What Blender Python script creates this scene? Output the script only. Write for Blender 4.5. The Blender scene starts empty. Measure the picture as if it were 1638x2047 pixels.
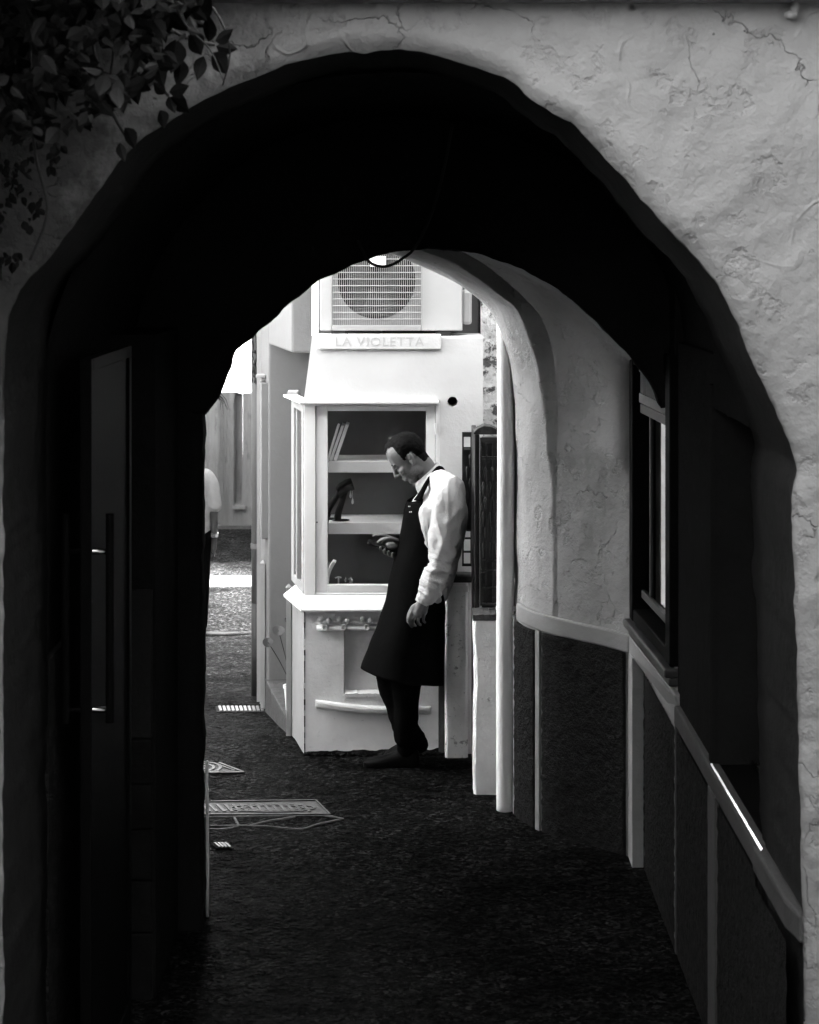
import bpy, bmesh, math, random
from mathutils import Vector, Matrix, noise as mnoise
R = math.radians
rnd = random.Random(7)
sc = bpy.context.scene
COL = sc.collection

# ------------------------------------------------------------------ camera
H, F, CX, CY = 2.65, 3700.0, 819.0, 500.0          # eye height, focal length, vanishing point (px of a 1638 x 2047 frame)
cam_d = bpy.data.cameras.new("camera"); cam = bpy.data.objects.new("camera", cam_d); COL.objects.link(cam)
cam.location = (0, 0, H); cam.rotation_euler = (R(90), 0, 0)
cam_d.sensor_fit = 'VERTICAL'; cam_d.sensor_height = 36; cam_d.lens = F / 2047 * 36
cam_d.shift_y = -(2047 / 2 - CY) / 2047
cam_d.clip_start = .05; cam_d.clip_end = 500
cam_d.dof.use_dof = True; cam_d.dof.focus_distance = 9.45; cam_d.dof.aperture_fstop = 8.0
sc.camera = cam

# ------------------------------------------------------------------ sky, sun, exposure
SUN_EL, SUN_AZ = R(40), R(88)
w = bpy.data.worlds.new("World"); sc.world = w; w.use_nodes = True
nt = w.node_tree; bg = nt.nodes["Background"]
sky = nt.nodes.new("ShaderNodeTexSky"); sky.sky_type = 'NISHITA'; sky.sun_disc = False
sky.sun_elevation = SUN_EL; sky.sun_rotation = SUN_AZ
bw = nt.nodes.new("ShaderNodeRGBToBW")               # the photograph is black and white
nt.links.new(sky.outputs[0], bw.inputs[0]); nt.links.new(bw.outputs[0], bg.inputs[0]); bg.inputs[1].default_value = .15
sd = bpy.data.lights.new("sun", 'SUN'); sd.energy = 5.0; sd.angle = R(.5); sd.color = (1, 1, 1)
so = bpy.data.objects.new("sun", sd); COL.objects.link(so); so.location = (20, 10, 30)
sv = Vector((math.cos(SUN_EL) * math.sin(SUN_AZ), math.cos(SUN_EL) * math.cos(SUN_AZ), math.sin(SUN_EL)))
so.rotation_euler = sv.to_track_quat('Z', 'Y').to_euler()
vs = sc.view_settings; vs.view_transform = 'Standard'; vs.look = 'None'; vs.gamma = 1; vs.use_curve_mapping = False
vs.exposure = 4.9
sc.render.engine = 'CYCLES'
cy = sc.cycles; cy.max_bounces = 8; cy.diffuse_bounces = 2; cy.glossy_bounces = 3; cy.transmission_bounces = 4; cy.transparent_max_bounces = 8
cy.use_denoising = True; cy.caustics_reflective = False; cy.caustics_refractive = False

# ------------------------------------------------------------------ helpers
def P(px, py, Y): return Vector(((px - CX) * Y / F, Y, H - (py - CY) * Y / F))
def PX(px, Y): return (px - CX) * Y / F
def PZ(py, Y): return H - (py - CY) * Y / F
def nz(p, s=1.0, o=0): return mnoise.noise(Vector((p[0] * s + o, p[1] * s + o * .7, p[2] * s - o)))
def fb(p, s=1.0, o=0): return nz(p, s, o) + .5 * nz(p, s * 2.1, o + 3) + .25 * nz(p, s * 4.3, o + 9)
def smooth01(t): t = max(0, min(1, t)); return t * t * (3 - 2 * t)

WL = {}
def wloc(o): return WL[o.name]

class MB:
    def __init__(s): s.v = []; s.f = []
    def add(s, vs_, fs_):
        b = len(s.v); s.v += [Vector(p) for p in vs_]; s.f += [tuple(i + b for i in f) for f in fs_]; return s
    def box(s, x0, x1, y0, y1, z0, z1):
        return s.hexa([(x0, y0, z0), (x1, y0, z0), (x1, y1, z0), (x0, y1, z0), (x0, y0, z1), (x1, y0, z1), (x1, y1, z1), (x0, y1, z1)])
    def hexa(s, p): return s.add(p, [(0, 3, 2, 1), (4, 5, 6, 7), (0, 1, 5, 4), (1, 2, 6, 5), (2, 3, 7, 6), (3, 0, 4, 7)])
    def prism(s, pts, vec):
        n = len(pts); vec = Vector(vec); a = [Vector(p) for p in pts]
        return s.add(a + [p + vec for p in a], [tuple(range(n - 1, -1, -1)), tuple(range(n, 2 * n))] + [(i, (i + 1) % n, n + (i + 1) % n, n + i) for i in range(n)])
    def loft(s, rings, cap=True, closed=True):
        n = len(rings[0]); vs_ = [p for r in rings for p in r]; fs_ = []
        for i in range(len(rings) - 1):
            for j in range(n if closed else n - 1):
                k = (j + 1) % n
                fs_.append((i * n + j, i * n + k, (i + 1) * n + k, (i + 1) * n + j))
        if cap: fs_ += [tuple(range(n - 1, -1, -1)), tuple((len(rings) - 1) * n + j for j in range(n))]
        return s.add(vs_, fs_)
    def tube(s, pts, r, n=10, cap=True):
        pts = [Vector(p) for p in pts]; rs = r if isinstance(r, (list, tuple)) else [r] * len(pts); rings = []
        up = None
        for i, p in enumerate(pts):
            t = (pts[min(i + 1, len(pts) - 1)] - pts[max(i - 1, 0)]).normalized()
            if up is None: up = Vector((0, 1, 0)) if abs(t.y) < .8 else Vector((0, 0, 1))
            a = t.cross(up).normalized(); b = a.cross(t).normalized(); up = b
            rings.append([p + (a * math.cos(q) + b * math.sin(q)) * rs[i] for q in (2 * math.pi * k / n for k in range(n))])
        return s.loft(rings, cap)
    def ell(s, c, r, M=None, nu=16, nv=10):
        c = Vector(c); rings = []
        vs_ = []; fs_ = []
        for i in range(1, nv):
            th = math.pi * i / nv
            for j in range(nu):
                ph = 2 * math.pi * j / nu
                p = Vector((r[0] * math.sin(th) * math.cos(ph), r[1] * math.sin(th) * math.sin(ph), r[2] * math.cos(th)))
                vs_.append(c + (M @ p if M else p))
        top = Vector((0, 0, r[2])); bot = -top
        vs_ += [c + (M @ top if M else top), c + (M @ bot if M else bot)]
        T = len(vs_) - 2
        for i in range(nv - 2):
            for j in range(nu):
                k = (j + 1) % nu
                fs_.append((i * nu + j, (i + 1) * nu + j, (i + 1) * nu + k, i * nu + k))
        for j in range(nu):
            k = (j + 1) % nu
            fs_.append((T, j, k)); fs_.append((T + 1, (nv - 2) * nu + k, (nv - 2) * nu + j))
        return s.add(vs_, fs_)
    def grid(s, rows):
        return s.loft(rows, cap=False, closed=False)
    def build(s, name, mat, parent=None, smooth=False, bevel=0, sub=0, base=None, fix=True, seg=2):
        me = bpy.data.meshes.new(name)
        if parent is not None: org = wloc(parent)
        elif base is not None: org = Vector(base)
        else:
            lo = [min(p[i] for p in s.v) for i in range(3)]; hi = [max(p[i] for p in s.v) for i in range(3)]
            org = Vector(((lo[0] + hi[0]) / 2, (lo[1] + hi[1]) / 2, lo[2]))
        me.from_pydata([p - org for p in s.v], [], s.f)
        if fix:
            bm = bmesh.new(); bm.from_mesh(me); bmesh.ops.recalc_face_normals(bm, faces=bm.faces); bm.to_mesh(me); bm.free()
        if smooth:
            for p in me.polygons: p.use_smooth = True
        me.materials.append(mat)
        o = bpy.data.objects.new(name, me); COL.objects.link(o)
        if parent is not None: o.parent = parent
        else: o.location = org
        WL[o.name] = org
        if bevel:
            m = o.modifiers.new("bevel", 'BEVEL'); m.width = bevel; m.segments = seg; m.limit_method = 'ANGLE'; m.angle_limit = R(40)
        if sub:
            m = o.modifiers.new("sub", 'SUBSURF'); m.levels = m.render_levels = sub
        return o

def thing(name, loc, label, cat, group=None):
    o = bpy.data.objects.new(name, None); COL.objects.link(o); o.location = loc; o.empty_display_size = .1
    WL[o.name] = Vector(loc); return tag(o, label, cat, group)
def tag(o, label, cat, group=None):
    o["label"] = label; o["category"] = cat
    if group: o["group"] = group
    return o
def struct(o, kind="structure"): o["kind"] = kind; return o

def remesh(mb, voxel, smooth=6, fac=.5):
    me = bpy.data.meshes.new("tmp"); me.from_pydata(mb.v, [], mb.f)
    bm = bmesh.new(); bm.from_mesh(me); bmesh.ops.recalc_face_normals(bm, faces=bm.faces); bm.to_mesh(me); bm.free()
    o = bpy.data.objects.new("tmp", me); COL.objects.link(o)
    m = o.modifiers.new("r", 'REMESH'); m.mode = 'VOXEL'; m.voxel_size = voxel
    m2 = o.modifiers.new("s", 'SMOOTH'); m2.iterations = smooth; m2.factor = fac
    dg = bpy.context.evaluated_depsgraph_get(); dg.update()
    r = bpy.data.meshes.new_from_object(o.evaluated_get(dg))
    out = MB(); out.add([v.co.copy() for v in r.vertices], [tuple(p.vertices) for p in r.polygons])
    out.n = [v.normal.copy() for v in r.vertices]
    bpy.data.objects.remove(o); bpy.data.meshes.remove(me); bpy.data.meshes.remove(r)
    return out

def catmull(pts, n):
    """resample a polyline smoothly to n points"""
    P_ = [Vector(p) for p in pts]; L = [0]
    for a, b in zip(P_, P_[1:]): L.append(L[-1] + (b - a).length)
    out = []
    for k in range(n):
        t = L[-1] * k / (n - 1); i = 0
        while i < len(L) - 2 and L[i + 1] < t: i += 1
        u = (t - L[i]) / max(L[i + 1] - L[i], 1e-9)
        p0, p1, p2, p3 = P_[max(i - 1, 0)], P_[i], P_[i + 1], P_[min(i + 2, len(P_) - 1)]
        out.append(.5 * ((2 * p1) + (p2 - p0) * u + (2 * p0 - 5 * p1 + 4 * p2 - p3) * u * u + (3 * p1 - p0 - 3 * p2 + p3) * u ** 3))
    return out

# ------------------------------------------------------------------ materials (all grey: the photograph has no colour)
def mat(name, col=.5, rough=.8, var=.12, vscale=3.0, bumps=((30, .004),), metal=0.0, spec=.3, cracks=0, pits=0, grime_shade=0, stain=None, coat=0, stretch=(1, 1, 1)):
    m = bpy.data.materials.new(name); m.use_nodes = True; t = m.node_tree; N = t.nodes; L = t.links
    b = N["Principled BSDF"]; b.inputs["Roughness"].default_value = rough; b.inputs["Metallic"].default_value = metal
    b.inputs["Specular IOR Level"].default_value = spec
    if coat: b.inputs["Coat Weight"].default_value = coat
    tc = N.new("ShaderNodeTexCoord"); geo = N.new("ShaderNodeNewGeometry")
    mp = N.new("ShaderNodeMapping"); mp.inputs["Scale"].default_value = stretch
    L.new(geo.outputs["Position"], mp.inputs["Vector"]); co = mp.outputs[0]
    n1 = N.new("ShaderNodeTexNoise"); n1.inputs["Scale"].default_value = vscale; n1.inputs["Detail"].default_value = 8; n1.inputs["Roughness"].default_value = .62
    L.new(co, n1.inputs["Vector"])
    mr = N.new("ShaderNodeMapRange"); mr.inputs[1].default_value = .3; mr.inputs[2].default_value = .7
    mr.inputs[3].default_value = col * (1 - var); mr.inputs[4].default_value = col * (1 + var)
    L.new(n1.outputs[0], mr.inputs[0]); colout = mr.outputs[0]
    def math_(op, a, b_):
        q = N.new("ShaderNodeMath"); q.operation = op; q.use_clamp = False
        for i, x in enumerate((a, b_)):
            if hasattr(x, "links"): L.new(x, q.inputs[i])
            else: q.inputs[i].default_value = x
        return q.outputs[0]
    def noise(scale, detail=6, ro=.6, vec=None):
        q = N.new("ShaderNodeTexNoise"); q.inputs["Scale"].default_value = scale; q.inputs["Detail"].default_value = detail; q.inputs["Roughness"].default_value = ro
        L.new(vec or co, q.inputs["Vector"]); return q
    def rng(x, a, b_, c=0., d=1.):
        q = N.new("ShaderNodeMapRange"); L.new(x, q.inputs[0])
        for i, v_ in enumerate((a, b_, c, d)): q.inputs[i + 1].default_value = v_
        return q.outputs[0]
    height = None
    for sc_, d in bumps:
        h = math_('MULTIPLY', noise(sc_).outputs[0], d)
        height = h if height is None else math_('ADD', height, h)
    if cracks:
        dn = noise(5, 5); vm = N.new("ShaderNodeVectorMath"); vm.operation = 'MULTIPLY_ADD'
        L.new(dn.outputs["Color"], vm.inputs[0]); vm.inputs[1].default_value = (.35, .35, .35); L.new(co, vm.inputs[2])
        vo = N.new("ShaderNodeTexVoronoi"); vo.feature = 'DISTANCE_TO_EDGE'; vo.inputs["Scale"].default_value = 3.2; L.new(vm.outputs[0], vo.inputs["Vector"])
        line = rng(vo.outputs[0], 0, .009, 1, 0); mk = rng(noise(2.9, 4).outputs[0], .52, .62)
        cr = math_('MULTIPLY', line, mk)
        height = math_('SUBTRACT', height, math_('MULTIPLY', cr, .012 * cracks))
        # thin raised or missing skins of plaster
        sk = rng(noise(6.5, 7, .62).outputs[0], .56, .62); height = math_('SUBTRACT', height, math_('MULTIPLY', sk, .005 * cracks))
        colout = math_('MULTIPLY', colout, rng(cr, 0, 1, 1, 1 - .3 * cracks))
    if pits:
        vo = N.new("ShaderNodeTexVoronoi"); vo.inputs["Scale"].default_value = 7; L.new(co, vo.inputs["Vector"])
        sel = N.new("ShaderNodeSeparateColor"); L.new(vo.outputs["Color"], sel.inputs[0])
        pk = math_('MULTIPLY', rng(math_('ADD', vo.outputs["Distance"], math_('MULTIPLY', noise(40, 3).outputs[0], .08)), .07, .13, 1, 0), rng(sel.outputs[0], .80, .82))
        height = math_('SUBTRACT', height, math_('MULTIPLY', pk, .012)); colout = math_('MULTIPLY', colout, rng(pk, .3, 1, 1, .45))
        # ridges left by the trowel
        wv = noise(3.4, 2, .4).outputs[0]; rid = math_('MULTIPLY', rng(math_('ABSOLUTE', math_('SUBTRACT', wv, .5), 0), 0, .012, 1, 0), rng(noise(2.1, 3).outputs[0], .5, .6))
        height = math_('ADD', height, math_('MULTIPLY', rid, .0032))
    if grime_shade:                                    # mould plus the climbing plant's shade, painted into the plaster from the left
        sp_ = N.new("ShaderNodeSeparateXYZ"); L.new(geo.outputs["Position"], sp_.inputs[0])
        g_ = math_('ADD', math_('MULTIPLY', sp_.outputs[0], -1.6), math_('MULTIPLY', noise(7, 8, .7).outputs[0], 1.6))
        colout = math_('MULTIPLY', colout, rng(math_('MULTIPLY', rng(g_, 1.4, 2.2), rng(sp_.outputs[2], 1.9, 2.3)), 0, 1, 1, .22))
    if stain:
        for (scale, lo, hi, mul) in stain:
            colout = math_('MULTIPLY', colout, rng(noise(scale, 9, .68).outputs[0], lo, hi, 1, mul))
    cc = N.new("ShaderNodeCombineColor"); 
    for i in range(3): L.new(colout, cc.inputs[i])
    L.new(cc.outputs[0], b.inputs["Base Color"])
    if height is not None:
        bp = N.new("ShaderNodeBump"); bp.inputs["Strength"].default_value = 1; bp.inputs["Distance"].default_value = 1
        L.new(height, bp.inputs["Height"]); L.new(bp.outputs[0], b.inputs["Normal"])
    m["n"] = 1
    return m

def glass_mat(name, tint=.8, refl=1.0, k=1.0):
    m = bpy.data.materials.new(name); m.use_nodes = True; t = m.node_tree; N = t.nodes; L = t.links; N.clear()
    out = N.new("ShaderNodeOutputMaterial"); mx = N.new("ShaderNodeMixShader"); tr = N.new("ShaderNodeBsdfTransparent"); gl = N.new("ShaderNodeBsdfGlossy")
    ge = N.new("ShaderNodeNewGeometry"); dt = N.new("ShaderNodeVectorMath"); dt.operation = 'DOT_PRODUCT'; L.new(ge.outputs["Incoming"], dt.inputs[0]); L.new(ge.outputs["Normal"], dt.inputs[1])
    def mt(op, a, b_):
        q = N.new("ShaderNodeMath"); q.operation = op
        for i, x in enumerate((a, b_)):
            if hasattr(x, "links"): L.new(x, q.inputs[i])
            else: q.inputs[i].default_value = x
        return q.outputs[0]
    fz = mt('MULTIPLY', mt('ADD', mt('MULTIPLY', mt('POWER', mt('SUBTRACT', 1.0, mt('ABSOLUTE', dt.outputs["Value"], 0)), 5), .96), .04), k)   # Schlick reflectance of a thin pane
    tr.inputs[0].default_value = (tint, tint, tint, 1); gl.inputs["Roughness"].default_value = .02; gl.inputs[0].default_value = (refl, refl, refl, 1)
    L.new(fz, mx.inputs[0]); L.new(tr.outputs[0], mx.inputs[1]); L.new(gl.outputs[0], mx.inputs[2]); L.new(mx.outputs[0], out.inputs[0])
    return m

M = {}
M['facade'] = mat("facade_plaster", .205, .9, .10, 2.0, ((2.2, .05), (6, .014), (17, .0035), (60, .0008)), pits=1, grime_shade=1, cracks=.8, stain=((14, .69, .75, .6),))
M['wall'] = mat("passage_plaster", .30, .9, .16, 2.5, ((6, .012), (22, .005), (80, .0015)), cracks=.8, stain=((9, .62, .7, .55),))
M['soffit'] = mat("shaded_soffit_plaster", .022, .9, .12, 3, ((6, .012), (22, .005), (80, .0015)), spec=.04)  # facade plaster darkened to carry the shade inside the arch
M['vault'] = mat("shaded_vault_plaster", .012, .95, .2, 3, ((8, .01), (30, .005)), spec=.02)  # darkness of the passage put into the plaster colour
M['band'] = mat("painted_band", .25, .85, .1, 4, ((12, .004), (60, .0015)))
M['dimband'] = mat("shaded_band", .045, .85, .15, 4, ((12, .004), (60, .0015)))  # darker copy of the painted band, passage shade in its colour
M['stucco'] = mat("rough_dark_stucco", .019, .9, .45, 30, ((55, .022), (140, .008)), spec=.04)
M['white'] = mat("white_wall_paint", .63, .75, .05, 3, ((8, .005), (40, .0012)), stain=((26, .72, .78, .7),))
M['side'] = mat('shaded_side_paint', .12, .8, .06, 3, ((8, .005), (40, .0012)))  # weaker light on the side walls painted in as a darker tone
M['side2'] = mat('weathered_shaded_side', .24, .8, .1, 4, ((9, .006), (35, .003)), stain=((12, .66, .74, .5),))  # weathered plaster copy, darkened for the fainter light on side faces
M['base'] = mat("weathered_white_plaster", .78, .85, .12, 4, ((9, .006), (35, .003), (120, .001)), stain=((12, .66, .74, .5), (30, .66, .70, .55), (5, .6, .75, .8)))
M['joinery'] = mat("white_gloss_paint", .80, .45, .03, 6, ((60, .0004),))
M['peel'] = mat("peeling_old_plaster", .70, .9, .2, 6, ((8, .015), (30, .006)), stain=((11, .5, .56, .14), (24, .58, .64, .3)))
M['pier'] = mat("pier_plaster", .88, .85, .12, 6, ((14, .008), (60, .002)), stain=((16, .60, .66, .4), (45, .64, .68, .35)))
M['stone'] = mat("dark_cap_stone", .045, .85, .3, 20, ((25, .008), (90, .003)))
M['iron'] = mat("black_iron", .015, .45, .2, 20, ((80, .001),), spec=.4)
M['blackwood'] = mat("black_painted_wood", .004, .5, .1, 8, ((40, .0006),), spec=.02)
M['darkwood'] = mat("dark_grey_wood", .022, .45, .15, 8, ((50, .0006),), spec=.5)
M['pipe'] = mat("painted_pipe", .85, .6, .08, 6, ((40, .001),), stain=((18, .7, .76, .6),))
M['pipe_dark'] = mat("dark_pipe", .03, .6, .2, 10, ((40, .001),))
M['acw'] = mat("white_enamel", .40, .4, .03, 5, ((20, .0004),))
M['coil'] = mat('grey_coil_fins', .24, .6, .1, 8, ((60, .001),), stretch=(8, 1, 1))
M['fan'] = mat("fan_black", .02, .5, .1, 8, ((30, .0005),))
M['shirt'] = mat("white_cotton", .47, .85, .03, 8, ((18, .008), (45, .004), (300, .0004)))
M['apron'] = mat("black_cotton", .003, .95, .1, 20, ((40, .002),), spec=.02)
M['trouser'] = mat("black_trouser_cloth", .003, .95, .1, 20, ((30, .003),), spec=.02)
M['shoe'] = mat("black_shoe_leather", .003, .6, .1, 20, ((60, .0006),), spec=.06)
M['skin'] = mat("skin", .14, .55, .08, 40, ((160, .0006),), spec=.35)
M['tan'] = mat('tanned_skin', .07, .55, .08, 40, ((160, .0006),), spec=.2)
M['stubble'] = mat('shaven_stubble', .14, .7, .25, 120, ((300, .001),), spec=.1)
M['hair'] = mat("black_hair", .004, .7, .4, 60, ((240, .003),), spec=.05, stretch=(1, 1, .3))
M['tee'] = mat("pale_cotton", .27, .85, .06, 20, ((40, .004),))
M['phone'] = mat("black_glass_phone", .01, .2, .05, 5, ((10, .0001),), spec=.5)
M['display'] = mat("grey_display_lining", .15, .9, .1, 5, ((50, .0006),))
M['velvet'] = mat("black_velvet", .008, .9, .1, 30, ((90, .0008),))
M['metal'] = mat("polished_steel", .7, .22, .05, 10, ((30, .0002),), metal=1)
M['castiron'] = mat("worn_cast_iron", .022, .6, .4, 20, ((60, .002),), spec=.3)
M['gratebar'] = mat('worn_grate_bar', .06, .5, .3, 30, ((60, .001),))
M['cement'] = mat("pale_cement_seam", .024, .7, .3, 20, ((50, .006),))
M['leaf'] = mat("dark_leaf", .006, .6, .5, 8, ((40, .001),), spec=.03)
M['stem'] = mat("woody_stem", .015, .8, .3, 20, ((80, .002),))
M['paper'] = mat("white_paper", .85, .6, .03, 30, ((100, .0002),))
M['wire'] = mat("black_cable", .01, .6, .1, 10, ((50, .0003),))
M['far'] = mat("grey_far_wall", .12, .9, .25, 1.2, ((3, .03), (12, .01)), stain=((5, .58, .68, .6),), stretch=(2.5, 2.5, .5))
M['house'] = mat("whitewash", .82, .9, .04, 1.0, ((4, .01),))
M['neigh'] = mat("added_blocker_render", .25, .95, .15, .8, ((4, .01),))
M['letters'] = mat("worn_letters", .48, .8, .05, 10, ((30, .0005),))
M['hole'] = mat("dark_void", .004, 1, .1, 10, ((10, .001),))
M['blocks'] = mat("dark_stone_blocks", .012, .8, .3, 9, ((25, .006),), spec=.03)
M['glass'] = glass_mat("display_glass", .96)
M['winglass'] = glass_mat('window_glass', .9, 1, .3)
M['darkglass'] = glass_mat("smoked_glass", .3, 1, .25)
M['lace'] = bpy.data.materials.new("glowing_lace"); M['lace'].use_nodes = True     # net curtain strip given its own glow, no lamp behind
_t = M['lace'].node_tree; _b = _t.nodes["Principled BSDF"]; _b.inputs["Base Color"].default_value = (.6, .6, .6, 1)
_g = _t.nodes.new("ShaderNodeNewGeometry"); _w = _t.nodes.new("ShaderNodeTexBrick"); _m = _t.nodes.new("ShaderNodeMapping"); _m.inputs["Rotation"].default_value = (R(90), 0, R(90)); _t.links.new(_g.outputs["Position"], _m.inputs[0]); _t.links.new(_m.outputs[0], _w.inputs[0])
_w.inputs["Color1"].default_value = (.9, .9, .9, 1); _w.inputs["Color2"].default_value = (.7, .7, .7, 1); _w.inputs["Mortar"].default_value = (.3, .3, .3, 1); _w.inputs["Scale"].default_value = 1; _w.inputs["Brick Width"].default_value = .07; _w.inputs["Row Height"].default_value = .018; _w.inputs["Mortar Size"].default_value = .004
_t.links.new(_w.outputs[0], _b.inputs["Emission Color"]); _b.inputs["Emission Strength"].default_value = .016

def ground_mat():
    m = bpy.data.materials.new("worn_paving"); m.use_nodes = True; t = m.node_tree; N = t.nodes; L = t.links; b = N["Principled BSDF"]
    geo = N.new("ShaderNodeNewGeometry"); co = geo.outputs["Position"]
    def noise(s, d=6, r=.6):
        q = N.new("ShaderNodeTexNoise"); q.inputs["Scale"].default_value = s; q.inputs["Detail"].default_value = d; q.inputs["Roughness"].default_value = r; L.new(co, q.inputs["Vector"]); return q.outputs[0]
    def rng(x, a, b_, c, d):
        q = N.new("ShaderNodeMapRange"); L.new(x, q.inputs[0])
        for i, v_ in enumerate((a, b_, c, d)): q.inputs[i + 1].default_value = v_
        return q.outputs[0]
    def mth(op, a, b_):
        q = N.new("ShaderNodeMath"); q.operation = op
        for i, x in enumerate((a, b_)):
            if hasattr(x, "links"): L.new(x, q.inputs[i])
            else: q.inputs[i].default_value = x
        return q.outputs[0]
    vo = N.new("ShaderNodeTexVoronoi"); vo.inputs["Scale"].default_value = 34; L.new(co, vo.inputs["Vector"])
    peb = rng(vo.outputs["Distance"], .0, .6, 1, 0)
    sp = N.new("ShaderNodeSeparateXYZ"); L.new(co, sp.inputs[0])
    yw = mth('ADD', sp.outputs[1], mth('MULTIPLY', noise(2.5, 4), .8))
    lane = mth('MULTIPLY', rng(yw, 12.0, 17, 1, 13), rng(yw, 20.0, 20.4, 1, .12))     # lane's brighter light and far shade painted into the paving colour
    v2 = N.new("ShaderNodeTexVoronoi"); v2.inputs["Scale"].default_value = 62; vd = N.new("ShaderNodeVectorMath"); vd.operation = 'MULTIPLY_ADD'; nd_ = N.new("ShaderNodeTexNoise"); nd_.inputs["Scale"].default_value = 25; L.new(co, nd_.inputs["Vector"]); L.new(nd_.outputs["Color"], vd.inputs[0]); vd.inputs[1].default_value = (.06, .06, .06); L.new(co, vd.inputs[2]); L.new(vd.outputs[0], v2.inputs["Vector"]); s2 = N.new("ShaderNodeSeparateColor"); L.new(v2.outputs["Color"], s2.inputs[0]); cr_ = s2.outputs[0]  # pale aggregate specks, doubling as painted glints
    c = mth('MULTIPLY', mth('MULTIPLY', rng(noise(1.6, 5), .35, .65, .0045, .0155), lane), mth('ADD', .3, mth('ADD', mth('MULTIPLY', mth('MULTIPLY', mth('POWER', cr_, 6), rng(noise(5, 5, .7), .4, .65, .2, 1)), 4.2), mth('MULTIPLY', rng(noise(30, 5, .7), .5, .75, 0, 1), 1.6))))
    cc = N.new("ShaderNodeCombineColor")
    for i in range(3): L.new(c, cc.inputs[i])
    L.new(cc.outputs[0], b.inputs["Base Color"])
    L.new(rng(noise(12, 5), .35, .65, .55, .8), b.inputs["Roughness"])
    b.inputs["Specular IOR Level"].default_value = .004
    h = mth('ADD', mth('MULTIPLY', peb, .012), mth('ADD', mth('MULTIPLY', noise(70, 5, .7), .014), mth('MULTIPLY', noise(11, 5), .02)))
    bp = N.new("ShaderNodeBump"); bp.inputs["Strength"].default_value = 1; bp.inputs["Distance"].default_value = 1
    L.new(h, bp.inputs["Height"]); L.new(bp.outputs[0], b.inputs["Normal"])
    return m
M['ground'] = ground_mat()

# ------------------------------------------------------------------ ground
def gz(Y):
    if Y < 4.4: return 1.0 * smooth01((4.4 - Y) / 4.4)
    if Y < 10: return 0
    return -.7 * min(1, (Y - 10) / 6.2)
mb = MB()
ys = [-10, -6, -3, -1, 0] + [.4 * i for i in range(1, 12)] + [4.8 + .25 * i for i in range(24)] + [10.8 + .5 * i for i in range(12)] + [17, 18, 20, 23, 28, 40, 80]
xs = [-60, -20, -8, -4, -3] + [-2.5 + .125 * i for i in range(41)] + [3, 4, 8, 20, 60]
mb.grid([[Vector((x, y, gz(y) + (.006 * fb((x, y, 0), 1.7) if 4.4 < y < 17 else 0))) for x in xs] for y in ys])
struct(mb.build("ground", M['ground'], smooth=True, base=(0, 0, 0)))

# ------------------------------------------------------------------ the arched passage
pas = thing("arched_passage", (0, 6.7, 0), "low plastered passage with a wide round arch in front, dark vault inside", "archway")

def arch_sheet(outline, Y, center, bounds, fr, depth_rings, jag, mb, amp=.012):
    """front face around an opening plus its soffit: outline is a list of (x,z)."""
    n = len(outline); rows = []
    x0, x1, z1 = bounds
    pts = []
    for i, p in enumerate(outline):
        q = Vector((p[0], Y, p[2])); j = jag * fb((q.x, 0, q.z), 9, 4) + jag * .45 * nz((q.x, 0, q.z), 34, 2)
        c = Vector((center[0], Y, min(center[1], q.z))); d = (q - c); d.normalize() if d.length > 1e-6 else None
        q = q + d * j
        # where the ray from the centre leaves the bounding rectangle
        ts = []
        if d.x > 1e-5: ts.append((x1 - q.x) / d.x)
        if d.x < -1e-5: ts.append((x0 - q.x) / d.x)
        if d.z > 1e-5: ts.append((z1 - q.z) / d.z)
        e = q + d * max(min(ts), .001)
        pts.append((q, e, d))
    global SOFFIT_ROWS; SOFFIT_ROWS = (len(depth_rings), n)
    for k, (yo, sh) in enumerate(reversed(depth_rings)):
        rows.append([Vector((q.x, Y + yo, q.z)) + d * (sh + amp * .6 * fb((q.x, Y + yo, q.z), 5)) for q, e, d in pts])
    for t in fr:
        row = []
        for q, e, d in pts:
            p = q.lerp(e, t); y = amp * fb((p.x, 0, p.z), 3.2) + amp * .35 * fb((p.x, 0, p.z), 11, 5)
            edge = max(0, 1 - (p - q).length / .05); y += .03 * edge * edge
            row.append(Vector((p.x, Y + y, p.z)))
        rows.append(row)
    mb.grid(rows)

near_px = [(2, 2564), (2, 2100), (3, 1500), (3, 1000), (6, 700), (30, 592), (100, 512), (130, 470), (200, 372), (250, 302), (330, 243), (400, 202), (480, 165), (560, 132),
           (640, 112), (700, 100), (728, 105), (760, 96), (830, 99), (900, 117), (970, 139), (1030, 163), (1060, 195), (1130, 238), (1150, 247), (1200, 300), (1260, 367),
           (1310, 427), (1370, 491), (1420, 546), (1450, 588), (1480, 652), (1505, 715), (1540, 785), (1568, 850), (1590, 915), (1599, 948), (1593, 972), (1587, 1005), (1588, 1060),
           (1594, 1180), (1600, 1400), (1607, 1700), (1612, 2050), (1615, 2564)]
NY = 4.75
near = catmull([P(x, y, NY) for x, y in near_px], 700)
near[0].z = near[-1].z = -.02
fr = [0, .004, .01, .018, .028, .04, .055, .07, .09, .11, .135, .16, .19, .22, .26, .3, .35, .4, .46, .54, .62, .75, 1]
mb = MB(); arch_sheet(near, NY, (-.03, 1.9), (-3.2, 3.2, 3.2835), fr, [(.036, .003), (.048, .007), (.07, .012), (.15, .014), (.35, .014), (.5, .013), (.66, .012), (.661, .16)], .0042, mb)
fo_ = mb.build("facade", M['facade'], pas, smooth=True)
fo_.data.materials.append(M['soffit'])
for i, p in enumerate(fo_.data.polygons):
    if i < (SOFFIT_ROWS[0] - 1) * (SOFFIT_ROWS[1] - 1): p.material_index = 1
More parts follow.
